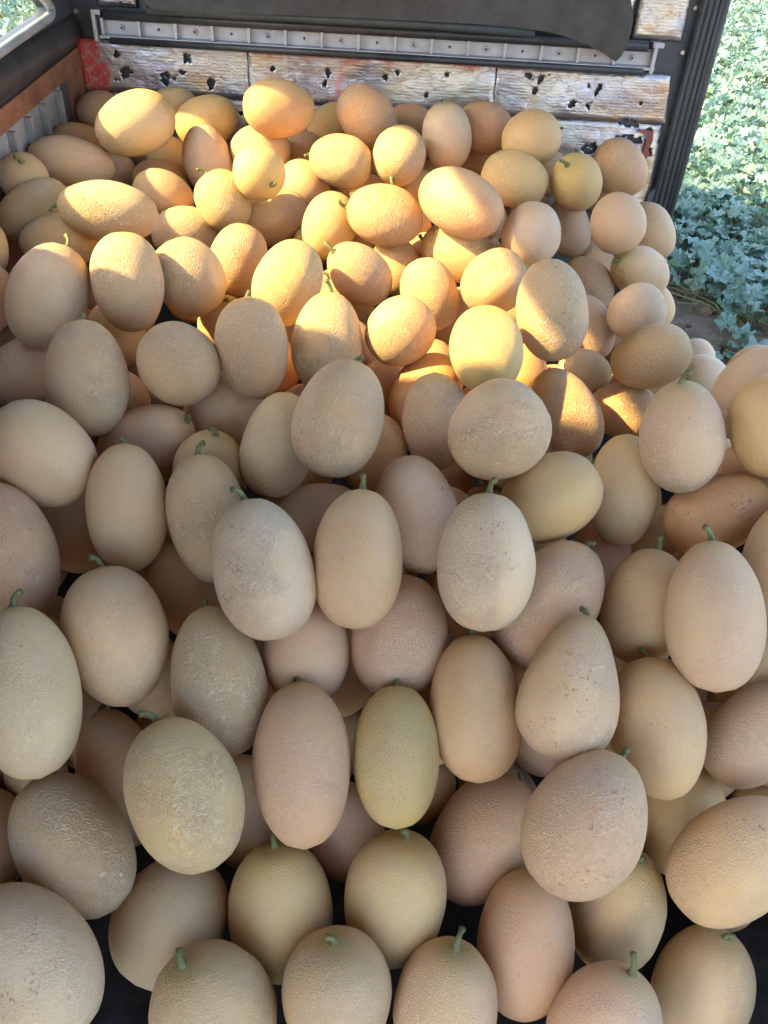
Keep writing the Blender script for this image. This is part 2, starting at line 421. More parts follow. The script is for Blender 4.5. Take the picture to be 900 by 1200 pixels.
# foil-covered boards: bulged, crumpled sheets
def foil(x0, x1, z0, z1, y, seed, slant=0.0, parent=part, lab=None, tears=()):
    nx = max(6, int((x1 - x0) / .0038)); nz = max(6, int((z1 - z0) / .0038)); vs = []
    for j in range(nz + 1):
        for i in range(nx + 1):
            u, v = i / nx, j / nz; x = x0 + (x1 - x0) * u; z = z0 + (z1 - z0) * v
            x += slant * (1 - v) * u
            if i in (0, nx): x += .004 * noise.noise(Vector((seed, z * 40, 0)))
            if j in (0, nz): z += .003 * noise.noise(Vector((x * 30, seed, 0)))
            e = min(u * (x1 - x0), (1 - u) * (x1 - x0), v * (z1 - z0), (1 - v) * (z1 - z0))
            d = -.005 * min(1, e / .01)
            d += .006 * noise.noise(Vector((x * 5, z * 12, seed))) + .0008 * noise.turbulence(Vector((x * 22, z * 50, seed)), 3, False)
            vs.append((x, y + d, z))
    W = nx + 1
    def torn(i, j):
        cx = x0 + (x1 - x0) * (i + .5) / nx; cz = z0 + (z1 - z0) * (j + .5) / nz
        for tx, tz, rx, rz, an in tears:
            rx *= .8; rz *= .8
            dx, dz = cx - tx, cz - tz; c, s_ = math.cos(an), math.sin(an); a_, b_ = (dx * c + dz * s_) / rx, (-dx * s_ + dz * c) / rz
            if a_ * a_ + b_ * b_ < 1.0 + 1.6 * noise.noise(Vector((cx * 75, cz * 75, seed))) + .9 * noise.noise(Vector((cx * 260, cz * 260, seed))): return True
        return False
    fs = [(j * W + i, j * W + i + 1, (j + 1) * W + i + 1, (j + 1) * W + i) for j in range(nz) for i in range(nx) if not torn(i, j)]
    me = bpy.data.meshes.new('foil_board'); me.from_pydata([(a, b - 1.0, c) for a, b, c in vs], [], fs)
    o = link('foil_board', me, FOIL, parent, True)
    sol = o.modifiers.new('thickness', 'SOLIDIFY'); sol.thickness = .002; sol.offset = 1
    if lab: o['label'] = lab
    return o
TEARS = [(-.751, 1.405, .022, .016, .3), (-.770, 1.445, .012, .008, 0), (-.646, 1.397, .012, .020, -.3), (-.584, 1.447, .012, .010, .2), (-.600, 1.415, .010, .007, 0),
         (-.526, 1.391, .016, .012, .9), (-.214, 1.433, .008, .012, .1), (-.225, 1.408, .010, .007, .6), (-.063, 1.431, .009, .009, 0), (-.035, 1.445, .010, .006, -.8), (.311, 1.45, .014, .008, -.6),
         (.34, 1.445, .008, .014, -.2), (.33, 1.42, .008, .010, 0), (.492, 1.435, .009, .022, -.4), (.428, 1.393, .010, .010, 0), (.47, 1.392, .008, .010, 0),
         (.592, 1.354, .034, .010, -.15), (.654, 1.336, .010, .014, 0), (.705, 1.375, .018, .014, .2), (.60, 1.315, .045, .011, -.05), (.712, 1.318, .028, .008, 0),
         (.502, 1.285, .026, .016, .1), (.70, 1.262, .014, .010, 0), (.36, 1.30, .012, .009, 0), (-.60, 1.31, .03, .012, .2), (-.44, 1.32, .02, .012, 0), (.66, 1.29, .012, .02, .1), (-.36, 1.435, .008, .008, 0), (0.097, 1.444, 0.0072, 0.0051, -0.5), (-0.771, 1.386, 0.0049, 0.0024, -0.5), (0.261, 1.260, 0.0038, 0.0052, -0.7), (0.089, 1.383, 0.0040, 0.0029, 1.0), (0.476, 1.399, 0.0039, 0.0059, -0.6), (0.617, 1.242, 0.0038, 0.0026, -0.9), (-0.392, 1.240, 0.0033, 0.0034, -0.4), (0.209, 1.388, 0.0033, 0.0059, -1.0), (0.290, 1.242, 0.0048, 0.0043, -1.0), (-0.779, 1.388, 0.0036, 0.0030, 0.6), (-0.147, 1.338, 0.0069, 0.0024, 0.5), (0.362, 1.456, 0.0040, 0.0041, -0.3), (-0.625, 1.398, 0.0046, 0.0033, -0.6), (-0.731, 1.316, 0.0038, 0.0022, 1.0), (-0.039, 1.266, 0.0071, 0.0038, -0.2), (-0.765, 1.244, 0.0047, 0.0028, 1.0), (0.007, 1.339, 0.0035, 0.0037, -0.7), (0.434, 1.399, 0.0079, 0.0038, -0.0), (0.259, 1.272, 0.0075, 0.0025, 0.6), (-0.042, 1.343, 0.0039, 0.0040, 0.0), (-0.017, 1.247, 0.0065, 0.0047, 0.5), (-0.298, 1.271, 0.0043, 0.0059, 0.4), (0.604, 1.404, 0.0054, 0.0051, -0.3), (-0.434, 1.295, 0.0047, 0.0046, 0.5), (0.409, 1.333, 0.0079, 0.0058, 0.0), (-0.045, 1.332, 0.0044, 0.0023, 0.3), (-0.217, 1.343, 0.0045, 0.0042, 0.7), (-0.439, 1.262, 0.0061, 0.0027, 0.5), (-0.576, 1.442, 0.0038, 0.0056, -0.8), (0.621, 1.300, 0.0053, 0.0035, 0.2), (0.047, 1.394, 0.0048, 0.0058, 0.7), (0.467, 1.439, 0.0057, 0.0032, -0.4), (-0.071, 1.272, 0.0071, 0.0037, 0.6), (0.126, 1.256, 0.0058, 0.0058, 0.9)]
foil(-.872, -.426, 1.3585, 1.478, WY, 1, tears=TEARS, lab='left foil board with red paint at its end and torn holes')
foil(-.424, .224, 1.3585, 1.476, WY - .001, 5, tears=TEARS)
foil(.2265, .676, 1.3585, 1.474, WY, 9, slant=.02, tears=TEARS)
foil(-.872, -.10, 1.12, 1.3570, WY + .008, 13, tears=TEARS)
foil(-.095, .690, 1.12, 1.3570, WY + .008, 17, slant=.012, tears=TEARS, lab='lower foil board with black tears near the door pillar')
foil(.556, .672, 1.548, 1.86, WY + .002, 21, slant=.012)
foil(-.800, -.700, 1.552, 1.86, WY + .002, 25)
foil(-.690, .545, 1.60, 2.10, WY + .004, 29)
# rust brown batten at right end of the lower board
bm = bmesh.new(); prism(bm, [(.622, 1.345), (.662, 1.341), (.666, 1.318), (.660, 1.296), (.668, 1.284), (.651, 1.262), (.644, 1.266), (.648, 1.29), (.650, 1.331), (.624, 1.339)], WY - .016, WY - .010)
sub('rust_streak', bm, plain("red_brown_paint", (.26, .07, .045), .6, scale=40), part)

# load rail
rail_y = WY - .035
bm = bmesh.new()
prof = [(0.0, 1.4845), (-.012, 1.486), (-.012, 1.492), (.006, 1.495), (.006, 1.524), (0.0, 1.531), (.03, 1.531), (.03, 1.4845)]
A = [bm.verts.new((-.792, rail_y + d, z)) for d, z in prof]; B = [bm.verts.new((.618, rail_y + d, z)) for d, z in prof]
for k in range(len(prof)): bm.faces.new((A[k], B[k], B[(k + 1) % len(prof)], A[(k + 1) % len(prof)]))
bm.faces.new(A[::-1]); bm.faces.new(B)
rail = vp('load_rail', bm, RAILM)
bm = bmesh.new(); tube(bm, [(-.775, rail_y - .006, 1.537), (.590, rail_y - .006, 1.537)], .012, 14); sub('upper_rod', bm, BLACKP, rail, True)
bm = bmesh.new(); tube(bm, [(-.765, rail_y - .010, 1.482), (.59, rail_y - .010, 1.482)], .0085, 14); sub('lower_rod', bm, BLACKP, rail, True)
rib = None
for k in range(16):
    x = -.782 + k * .0925
    bm = bmesh.new(); box(bm, (x - .0035, rail_y - .011, 1.4935), (x + .0035, rail_y + .005, 1.5295), .001)
    if k == 15: bm.free(); break
    sub('rib', bm, RAILM, rail)
    bm = bmesh.new()
    cx = x + .046; big = k % 2 == 0
    rr = .0072 if big else .0032
    r_ = bmesh.ops.create_cone(bm, cap_ends=True, segments=16, radius1=rr, radius2=rr * .8, depth=.004, matrix=Matrix.Translation((cx, rail_y + .003, 1.510)) @ Matrix.Rotation(math.radians(90), 4, 'X'))
    sub('rivet', bm, RAILM if big else TEAR, rail)
    if big:
        bm = bmesh.new(); bmesh.ops.create_cone(bm, cap_ends=True, segments=12, radius1=.003, radius2=.003, depth=.003, matrix=Matrix.Translation((cx, rail_y - .0004, 1.510)) @ Matrix.Rotation(math.radians(90), 4, 'X'))
        sub('rivet_hole', bm, TEAR, rail)
for x0, x1 in ((-.806, -.782), (.606, .630)):
    bm = bmesh.new(); box(bm, (x0, rail_y - .014, 1.478), (x0 + .010, rail_y + .03, 1.546), .002); box(bm, (x0 - .004 * (x0 > 0), rail_y - .013, 1.535), (x1, rail_y + .03, 1.547), .002)
    sub('end_bracket', bm, RAILM, rail)
# dark plastic sheet in front of the rail, its right end cut to a curved point
bm = bmesh.new()
outl = [(-.668, 2.10), (-.668, 1.60), (-.660, 1.574), (-.637, 1.556), (-.511, 1.556), (-.34, 1.5615), (-.176, 1.564), (-.0, 1.566), (.158, 1.567), (.25, 1.565), (.326, 1.560), (.385, 1.550), (.436, 1.536), (.478, 1.520), (.509, 1.505), (.520, 1.518), (.527, 1.540), (.531, 1.565), (.530, 1.590), (.524, 1.612), (.512, 1.64), (.498, 1.67), (.480, 1.73), (.46, 1.85), (.44, 2.10)]
prism(bm, outl, 2.214, 2.222); bmesh.ops.bevel(bm, geom=[e for e in bm.edges], offset=.0015, segments=1, affect='EDGES')
vp('plastic_cover', bm, BLACKP)
bm = bmesh.new(); tube(bm, [(-.655, 2.228, 1.556), (-.4, 2.232, 1.556), (0, 2.232, 1.558), (.30, 2.232, 1.556)], .011, 12); sub('padded_edge', bm, DARKRUB, part, True)

# screws in the steel frame
for x, z in ((-.863, 1.535), (.695, 1.524), (.714, 1.329), (.700, 1.152), (.742, 1.27), (.738, 1.5), (.70, 1.62)):
    bm = bmesh.new(); bmesh.ops.create_cone(bm, cap_ends=True, segments=14, radius1=.0075, radius2=.005, depth=.004, matrix=Matrix.Translation((x, WY + .009, z)) @ Matrix.Rotation(math.radians(90), 4, 'X'))
    sub('screw', bm, SCREW, part)

# door pillar with ribbed rubber seal
bm = bmesh.new(); prism(bm, [(.690, .56), (.690, 1.18), (.706, 1.20), (.706, 2.249), (.775, 2.249), (.775, 1.205), (.768, 1.19), (.768, 1.135), (.755, 1.12), (.755, .56)], WY - .015, WY + .045)
pil = vp('door_pillar', bm, GREYM)
for x, rr in ((.712, .0050), (.726, .0062), (.741, .0060), (.7545, .0058), (.765, .0085)):
    zb = 1.13 if x < .75 else 1.20
    bm = bmesh.new(); tube(bm, [(x, WY - .014, zb - .25), (x, WY - .016, zb + .3), (x + .001, WY - .016, 2.24)], rr, 10); sub('seal_rib', bm, DARKRUB, pil, True)

# left wall: solid sheet with the window opening, curved trim, board and slats
def ring_wall(outer, inner, x0, x1, mt, name, parent=None):
    bm = bmesh.new()
    def tri(x):
        vo = [bm.verts.new((x, a, b)) for a, b in outer]; vi = [bm.verts.new((x, a, b)) for a, b in inner]
        es = [bm.edges.new((L[k], L[(k + 1) % len(L)])) for L in (vo, vi) for k in range(len(L))]
        bmesh.ops.triangle_fill(bm, use_beauty=True, use_dissolve=False, edges=es); return vo, vi
    a, b = tri(x0); c, d = tri(x1)
    for P, Q in ((a, c), (b, d)):
        for k in range(len(P)): bm.faces.new((P[k], P[(k + 1) % len(P)], Q[(k + 1) % len(Q)], Q[k]))
    return vp(name, bm, mt) if parent is None else sub(name, bm, mt, parent)
def rounded(poly, rad, seg=5):
    out = []
    for k in range(len(poly)):
        p0, p1, p2 = (Vector(poly[(k + d) % len(poly)]) for d in (-1, 0, 1))
        a = p1 + (p0 - p1).normalized() * rad; b = p1 + (p2 - p1).normalized() * rad
        for q in range(seg + 1):
            t = q / seg; out.append(tuple((1 - t) ** 2 * a + 2 * t * (1 - t) * p1 + t * t * b))
    return out
WIN = [(2.185, 1.545), (2.03, 1.625), (1.66, 2.215), (.76, 2.215), (1.28, 1.43)]  # upper and near edges, out of view, slanted to shape the sun patch
win = rounded(WIN, .06)
lw = ring_wall([(-.30, .52), (2.35, .52), (2.35, 2.249), (-.30, 2.249)], win, -.90, -.872, GREYM, 'left_side_wall')
def grow(poly, g):
    c = Vector((sum(p[0] for p in poly) / len(poly), sum(p[1] for p in poly) / len(poly)))
    return [tuple(Vector(p) + (Vector(p) - c).normalized() * g) for p in poly]
bm = bmesh.new(); pw = win + [win[0]]
tube(bm, [(-.868, y, z) for y, z in grow(win, .008)] + [(-.868, *grow(win, .008)[0])], .011, 8, False)
wf = sub('window_seal', bm, plain("pale_rubber", (.32, .36, .40), .35, scale=9), lw, True)
bm = bmesh.new(); bm.faces.new([bm.verts.new((-.886, y, z)) for y, z in win]); sub('window_glass', bm, GLASS, lw)
# swelling black trim between window and board (slopes down towards the rear)
def swell(y0, z0a, z0b, y1, z1a, z1b, depth, name, mt, n=14, k=26):
    bm = bmesh.new(); G = []
    for i in range(k + 1):
        t = i / k; y = y0 + (y1 - y0) * t; zl = z0a + (z1a - z0a) * t; zh = z0b + (z1b - z0b) * t; row = []
        for j in range(n + 1):
            s = j / n; row.append(bm.verts.new((-.872 + depth * (math.sin(math.pi * min(1, s * 1.0)) ** .6 if 0 < s < 1 else 0), y, zl + (zh - zl) * s)))
        G.append(row)
    for i in range(k):
        for j in range(n): bm.faces.new((G[i][j], G[i + 1][j], G[i + 1][j + 1], G[i][j + 1]))
    return sub(name, bm, mt, lw, True)
swell(.2, 1.21, 1.33, 2.29, 1.462, 1.530, .022, 'black_trim', BLACKP)
bm = bmesh.new(); y0, y1 = .2, 2.29
prism(bm, [(.2, 1.165), (.2, 1.208), (2.29, 1.460), (2.29, 1.415)], -.871, -.864, 'x'); sub('rust_board', bm, RUST, lw)
bm = bmesh.new(); prism(bm, [(.2, .60), (.2, 1.163), (1.60, 1.331), (1.60, .60)], -.871, -.866, 'x')
prism(bm, [(1.60, .60), (1.60, 1.255), (2.29, 1.30), (2.29, .60)], -.871, -.866, 'x'); prism(bm, [(2.185, 1.302), (2.185, 1.400), (2.29, 1.413), (2.29, 1.302)], -.871, -.866, 'x'); sub('rust_board', bm, RUST, lw)
bm = bmesh.new(); prism(bm, [(1.602, 1.257), (1.602, 1.330), (2.13, 1.394), (2.13, 1.290)], -.8715, -.869, 'x'); sub('slat_backing', bm, SLAT, lw)
bm = bmesh.new(); prism(bm, [(2.132, 1.325), (2.132, 1.394), (2.183, 1.399), (2.183, 1.330)], -.8715, -.870, 'x'); sub('slot_hole', bm, TEAR, lw)
for y in (1.64, 1.72, 1.805, 1.90, 1.995, 2.095):
    zt = 1.330 + (y - 1.602) * .121; zb = 1.26 + (y - 1.6) * .07
    bm = bmesh.new(); prism(bm, [(y - .006, zb), (y - .006, zt - .003), (y + .006, zt - .002), (y + .006, zb)], -.868, -.853, 'x'); sub('slat', bm, SLAT, lw)
# right side: low load board and rear posts
bm = bmesh.new(); box(bm, (-.92, -1.25, 2.20), (.85, -.125, 2.245), .015); vp('shade_tailgate', bm, BODY)  # unseen tailgate, added to cut the ambient light on the front melons
bm = bmesh.new(); box(bm, (.806, -.28, .50), (.836, 2.27, .80), .006); vp('side_board', bm, GREYM)
bm = bmesh.new(); box(bm, (-.93, -.38, .45), (-.84, -.301, 2.249), .02); vp('rear_post', bm, BODY)
bm = bmesh.new(); box(bm, (.79, -.38, .45), (.86, -.301, 2.249), .02); vp('rear_post', bm, BODY)
bm = bmesh.new(); box(bm, (-.93, -.44, .36), (.86, -.385, .52), .02); vp('rear_bumper', bm, BLACKP)
# unseen cab in front of the partition, lengthened to cast the field shadow
bm = bmesh.new(); prof = [(2.36, .45), (2.36, 2.28), (5.3, 2.26), (6.1, 1.45), (6.7, 1.20), (6.8, .95), (6.8, .45)]
prism(bm, prof, -.93, .735, 'x'); bmesh.ops.bevel(bm, geom=list(bm.edges), offset=.04, segments=2, affect='EDGES'); vp('cab_body', bm, BODY)
bm = bmesh.new(); prism(bm, [(5.37, 2.17), (6.07, 1.46), (6.105, 1.49), (5.405, 2.20)], -.83, .64, 'x'); vp('windscreen', bm, BLACKP)
for x in (-.90, .62):
    for y in (.55, 5.9):
        bm = bmesh.new(); bmesh.ops.create_cone(bm, cap_ends=True, segments=28, radius1=.25, radius2=.25, depth=.2, matrix=Matrix.Translation((x + .05, y, .25)) @ Matrix.Rotation(math.radians(90), 4, 'Y'))
        bmesh.ops.bevel(bm, geom=list(bm.edges), offset=.02, segments=1, affect='EDGES'); wh = vp('wheel', bm, DARKRUB)
        bm = bmesh.new(); bmesh.ops.create_cone(bm, cap_ends=True, segments=20, radius1=.15, radius2=.13, depth=.215, matrix=Matrix.Translation((x + .05, y, .25)) @ Matrix.Rotation(math.radians(90), 4, 'Y')); sub('rim', bm, RAILM, wh)

# ------------------------------------------------------------------ melons
# x, y, z, radius, half length, axis xyz (towards the stem end), has stem, tint, flags, label
MELONS = [
(-0.808,2.220,1.315,0.0560,0.0639,0.891,0.453,-0.004,0,'B','','brownish round melon without stem, nearest left of the yellow back left corner melon'),
(-0.638,1.968,1.349,0.0675,0.0982,0.737,0.623,0.262,0,'Y','n','large yellow netted oval melon in the back left corner near the slatted wall'),
(-0.618,2.229,1.336,0.0531,0.0711,0.879,0.458,0.133,0,'Y','','yellow sideways oval melon without stem, nearest right of the yellow back left corner melon'),
(-0.824,2.054,1.278,0.0490,0.0664,0.765,0.631,0.127,0,'P','','tan sideways oval melon without stem, second left of the yellow back left corner melon'),
(-0.781,1.907,1.270,0.0561,0.0981,0.883,0.431,-0.189,0,'P','d','tan sideways long melon with faint smudges, upper left of the long sideways yellow melon'),
(-0.822,1.733,1.275,0.0520,0.0520,0.285,-0.514,0.809,1,'P','','tan round melon with a stem, third left of the long sideways yellow melon'),
(-0.786,1.672,1.225,0.0572,0.0870,0.689,0.604,0.400,0,'Y','n','yellow right-leaning long melon with rough netting, second left of the long sideways yellow melon'),
(-0.601,1.607,1.255,0.0581,0.0996,-0.956,-0.260,0.136,1,'Y','n','long yellow melon lying sideways with a looped stem at its left tip'),
(-0.714,1.611,1.187,0.0538,0.0846,0.908,0.415,0.051,0,'Y','n','yellow sideways long melon with rough netting, lower left of the long sideways yellow melon'),
(-0.625,1.308,1.192,0.0668,0.0959,0.329,0.545,0.771,1,'P','n','big grey tan netted melon at the far left with a small stem on top'),
(-0.488,1.344,1.211,0.0641,0.0888,-0.135,0.502,0.854,0,'P','n','tan upright oval melon with rough netting, second below the long sideways yellow melon'),
(-0.403,1.439,1.190,0.0688,0.0753,-0.507,0.115,0.854,0,'A','n','tan round melon with rough netting, third lower right of the long sideways yellow melon'),
(-0.495,2.051,1.256,0.0596,0.0846,0.178,-0.112,-0.978,0,'C','ds','cream upright oval melon with specks, second lower right of the yellow back left corner melon'),
(-0.516,2.168,1.324,0.0596,0.0837,0.917,0.208,0.342,0,'Y','d','yellow sideways oval melon with faint smudges, second right of the yellow back left corner melon'),
(-0.309,2.049,1.386,0.0640,0.0888,0.906,0.419,-0.063,0,'O','','plump orange melon lying sideways against the foil wall'),
(-0.366,2.086,1.280,0.0622,0.0774,0.941,0.322,0.106,0,'A','','tan sideways oval melon without stem, nearest lower left of the orange melon against the foil'),
(-0.324,1.809,1.298,0.0586,0.0586,0.607,-0.754,-0.251,1,'Y','','yellow round melon with a stem, nearest below the orange melon against the foil'),
(-0.271,2.185,1.261,0.0490,0.0631,0.992,0.063,0.108,0,'A','','tan sideways oval melon without stem, nearest lower right of the orange melon against the foil'),
(-0.153,1.961,1.295,0.0600,0.0764,-0.989,0.008,0.145,1,'Y','n','yellow sideways oval melon with stem, second lower right of the orange melon against the foil'),
(-0.097,2.103,1.367,0.0646,0.0857,0.727,0.163,-0.667,0,'O','n','orange left-leaning oval melon with rough netting, third left of the cream specked upright melon'),
(-0.201,2.233,1.321,0.0509,0.0672,0.905,0.215,0.368,0,'Y','','yellow sideways oval melon without stem, right of the orange melon against the foil'),
(-0.014,1.971,1.313,0.0627,0.0697,-0.206,-0.809,-0.550,1,'A','n','tan round melon with a stem, second left of the cream specked upright melon'),
(-0.409,1.818,1.227,0.0606,0.0695,-0.541,0.169,0.824,1,'Y','n','yellow round melon with a stem, second lower left of the orange melon against the foil'),
(-0.246,1.996,1.222,0.0592,0.0684,-0.891,0.099,0.443,0,'A','','tan round melon without stem, second below the orange melon against the foil'),
(-0.310,1.888,1.174,0.0590,0.0904,-0.856,-0.334,-0.395,0,'Y','n','yellow sideways long melon with rough netting, third below the orange melon against the foil'),
(-0.161,1.759,1.205,0.0604,0.0747,0.331,0.350,0.876,0,'Y','','yellow right-leaning oval melon, third lower right of the orange melon against the foil'),
(-0.036,1.707,1.250,0.0621,0.0845,-0.988,0.071,0.134,1,'O','n','orange sideways oval melon with a stem, second left of the big orange sunlit melon'),
(-0.104,2.084,1.189,0.0512,0.0674,0.953,0.303,-0.012,0,'Y','','yellow sideways oval melon without stem, third left of the big orange sunlit melon'),
(-0.344,1.623,1.164,0.0601,0.0759,0.280,0.381,0.881,0,'O','n','orange right-leaning oval melon with rough netting, fourth right of the long sideways yellow melon'),
(-0.212,1.439,1.191,0.0642,0.0839,-0.406,-0.247,-0.880,0,'Y','n','yellow right-leaning oval melon with rough netting, fourth above the grey netted right-leaning melon'),
(-0.079,1.546,1.178,0.0565,0.0778,-0.673,-0.308,0.672,1,'A','n','tan left-leaning oval melon with stem, fifth lower left of the big orange sunlit melon'),
(-0.114,1.632,1.087,0.0619,0.0873,-0.337,-0.554,0.761,1,'Y','n','yellow left-leaning oval melon with a stem, third above the grey netted right-leaning melon'),
(-0.004,1.732,1.131,0.0578,0.0673,-0.497,0.337,0.799,1,'Y','','yellow round melon with a stem, third lower left of the big orange sunlit melon'),
(-0.118,1.270,1.151,0.0638,0.0894,0.007,0.472,0.882,1,'A','n','tan upright oval melon with a stem, second above the grey netted right-leaning melon'),
(-0.240,1.201,1.165,0.0619,0.0865,-0.139,0.457,0.879,1,'A','n','tan upright oval melon with stem, third upper left of the grey netted right-leaning melon'),
(-0.356,1.492,1.074,0.0518,0.0633,0.244,-0.237,0.940,1,'Y','','yellow upright oval melon with stem, fifth upper left of the grey netted right-leaning melon'),
(-0.505,1.811,1.150,0.0625,0.0783,0.860,0.499,-0.106,0,'A','n','tan sideways oval melon with rough netting, second right of the long sideways yellow melon'),
(-0.569,1.891,1.211,0.0573,0.0730,-0.882,-0.240,0.406,0,'A','','tan sideways oval melon without stem, nearest right of the long sideways yellow melon'),
(-0.616,2.039,1.203,0.0534,0.0695,0.889,0.399,-0.226,0,'A','','tan sideways oval melon without stem, upper right of the long sideways yellow melon'),
(-0.611,2.148,1.229,0.0575,0.0678,0.816,0.515,-0.263,0,'Y','','yellow round melon without stem, nearest lower right of the yellow back left corner melon'),
(-0.817,1.458,1.207,0.0545,0.0711,0.222,0.554,0.803,0,'Y','','yellow upright oval melon without stem, second upper left of the big grey far left melon'),
(-0.776,1.352,1.158,0.0596,0.0744,0.150,0.678,0.720,0,'K','','pinkish right-leaning oval melon without stem, left of the big grey far left melon'),
(-0.550,1.397,1.082,0.0569,0.0715,0.069,0.625,0.778,0,'Y','','yellow upright oval melon without stem, second lower right of the big grey far left melon'),
(0.009,2.236,1.332,0.0503,0.0657,0.988,0.155,0.002,0,'O','','orange sideways oval melon without stem, nearest left of the cream specked upright melon'),
(0.100,2.065,1.341,0.0603,0.0778,-0.242,0.121,0.963,0,'C','ds','cream upright melon with specks on its right, near the middle of the foil wall'),
(0.196,2.136,1.354,0.0594,0.0733,-0.923,0.303,0.237,0,'B','','brownish sideways oval melon without stem, nearest right of the cream specked upright melon'),
(0.299,2.015,1.357,0.0650,0.0713,-0.964,0.080,-0.254,0,'A','s','tan round melon with dark specks, second right of the cream specked upright melon'),
(0.259,1.914,1.289,0.0617,0.0804,-0.931,0.338,0.136,0,'Y','','yellow sideways oval melon without stem, second above the smooth cream rounded melon'),
(0.205,2.176,1.251,0.0555,0.0697,0.988,-0.157,0.002,0,'O','','orange sideways oval melon without stem, upper right of the big orange sunlit melon'),
(0.123,1.676,1.293,0.0646,0.0969,-0.864,0.448,0.230,0,'O','n','big deep orange melon lying tilted in full sunlight near the top'),
(0.094,2.221,1.208,0.0490,0.0604,1.000,0.029,-0.005,0,'Y','','yellow sideways oval melon without stem, upper left of the big orange sunlit melon'),
(0.013,2.038,1.220,0.0507,0.0779,0.588,-0.680,0.438,1,'Y','','yellow sideways long melon with a stem, nearest left of the big orange sunlit melon'),
(0.136,1.709,1.175,0.0609,0.0929,-0.944,0.213,0.253,1,'Y','g','yellow sideways long melon with a stem, nearest below the big orange sunlit melon'),
(0.278,1.669,1.242,0.0626,0.0645,-0.106,-0.152,-0.983,0,'C','','smooth cream rounded melon, left part lit by the sun, right of the orange one'),
(0.420,1.976,1.169,0.0511,0.0755,0.348,-0.298,-0.889,0,'K','n','pinkish upright oval melon with rough netting, right of the smooth cream rounded melon'),
(0.192,1.504,1.192,0.0621,0.0689,0.826,0.133,0.548,0,'O','n','orange round melon with rough netting, third lower left of the smooth cream rounded melon'),
(0.067,1.537,1.146,0.0594,0.0753,0.387,-0.296,-0.873,0,'A','n','tan left-leaning oval melon with rough netting, second below the big orange sunlit melon'),
(0.010,1.297,1.169,0.0615,0.0657,0.786,0.357,0.505,0,'O','n','orange round melon with rough netting, third upper right of the grey netted right-leaning melon'),
(0.160,1.236,1.172,0.0643,0.0917,0.042,-0.969,-0.244,1,'Y','g','yellow upright oval melon with a stem, lower left of the half shaded specked melon'),
(0.282,1.340,1.207,0.0647,0.0920,0.242,-0.347,-0.906,0,'P','nsd','large netted melon crossed by a diagonal shadow, dark specks on its right side'),
(0.408,1.926,1.286,0.0588,0.0729,-0.524,-0.543,0.657,1,'Y','','yellow left-leaning oval melon with a stem, left of the brown melon by the pillar'),
(0.525,2.018,1.304,0.0590,0.0744,-0.746,0.390,0.540,0,'B','b','brownish melon resting beside the black door pillar, blossom end turned down right'),
(0.529,2.087,1.220,0.0523,0.0651,-0.872,0.489,0.027,0,'C','','cream sideways oval melon without stem, lower left of the brown melon by the pillar'),
(0.394,2.215,1.235,0.0490,0.0579,0.375,-0.097,-0.922,0,'P','s','tan round melon with dark specks, third above the smooth cream rounded melon'),
(0.479,1.760,1.248,0.0595,0.0665,-0.262,0.603,0.753,0,'P','d','tan round melon with faint smudges, upper left of the crack ringed round melon'),
(0.630,1.993,1.166,0.0542,0.0773,-0.593,0.512,0.622,0,'P','','tan left-leaning oval melon without stem, above the crack ringed round melon'),
(0.503,1.963,1.080,0.0491,0.0689,-0.491,0.465,0.737,0,'K','n','pinkish left-leaning oval melon with rough netting, left of the crack ringed round melon'),
(0.446,1.774,1.101,0.0541,0.0700,-0.655,0.473,0.589,0,'K','n','pinkish left-leaning oval melon with rough netting, upper right of the half shaded specked melon'),
(0.556,1.765,1.139,0.0562,0.0822,-0.773,-0.443,0.454,1,'P','e','round melon showing a stem ringed with dark cracks, on the right side by the field'),
(0.488,1.506,1.147,0.0563,0.0585,-0.748,0.327,-0.577,0,'P','n','tan round melon with rough netting, below the crack ringed round melon'),
(0.690,1.985,0.972,0.0490,0.0605,-0.227,0.607,0.762,0,'P','','tan upright oval melon without stem, lower right of the crack ringed round melon'),
(0.491,1.620,1.049,0.0490,0.0615,-0.212,0.487,0.847,1,'P','n','tan upright oval melon with a stem, upper left of the broad melon beside the field'),
(0.412,1.553,1.088,0.0517,0.0724,-0.437,0.553,0.710,0,'K','n','pinkish left-leaning oval melon with rough netting, lower right of the half shaded specked melon'),
(0.384,1.409,1.050,0.0503,0.0551,0.966,-0.256,-0.026,0,'P','','tan round melon without stem, left of the broad melon beside the field'),
(0.480,1.334,1.131,0.0588,0.0748,-0.774,0.267,-0.574,0,'Y','n','broad yellow tan melon lying over the right edge of the heap, facing the field'),
(0.787,1.874,0.884,0.0490,0.0533,-0.648,0.116,-0.753,0,'C','','cream round melon without stem, nearest right of the broad melon beside the field'),
(0.745,1.680,0.929,0.0490,0.0721,-0.853,-0.347,0.389,1,'C','','cream sideways oval melon with a stem, second right of the broad melon beside the field'),
(0.454,1.326,1.018,0.0540,0.0689,0.941,-0.337,0.007,0,'O','n','orange sideways oval melon with rough netting, lower left of the broad melon beside the field'),
(0.454,1.033,1.140,0.0629,0.0903,-0.219,0.183,0.958,1,'P','nb','large round shouldered netted melon on the right, small blossom button near its bottom'),
(0.620,1.168,1.152,0.0708,0.0902,0.668,0.104,0.736,0,'K','n','pinkish right-leaning oval melon rough netted, upper right of round shouldered right side melon'),
(0.588,1.042,1.165,0.0615,0.0825,0.135,-0.322,-0.937,0,'Y','','yellow upright oval melon without stem, nearest right of the round shouldered right side melon'),
(0.397,1.055,1.018,0.0558,0.0953,0.006,0.574,0.819,0,'W','','yellow upright long melon without stem, second lower left of the round shouldered right side melon'),
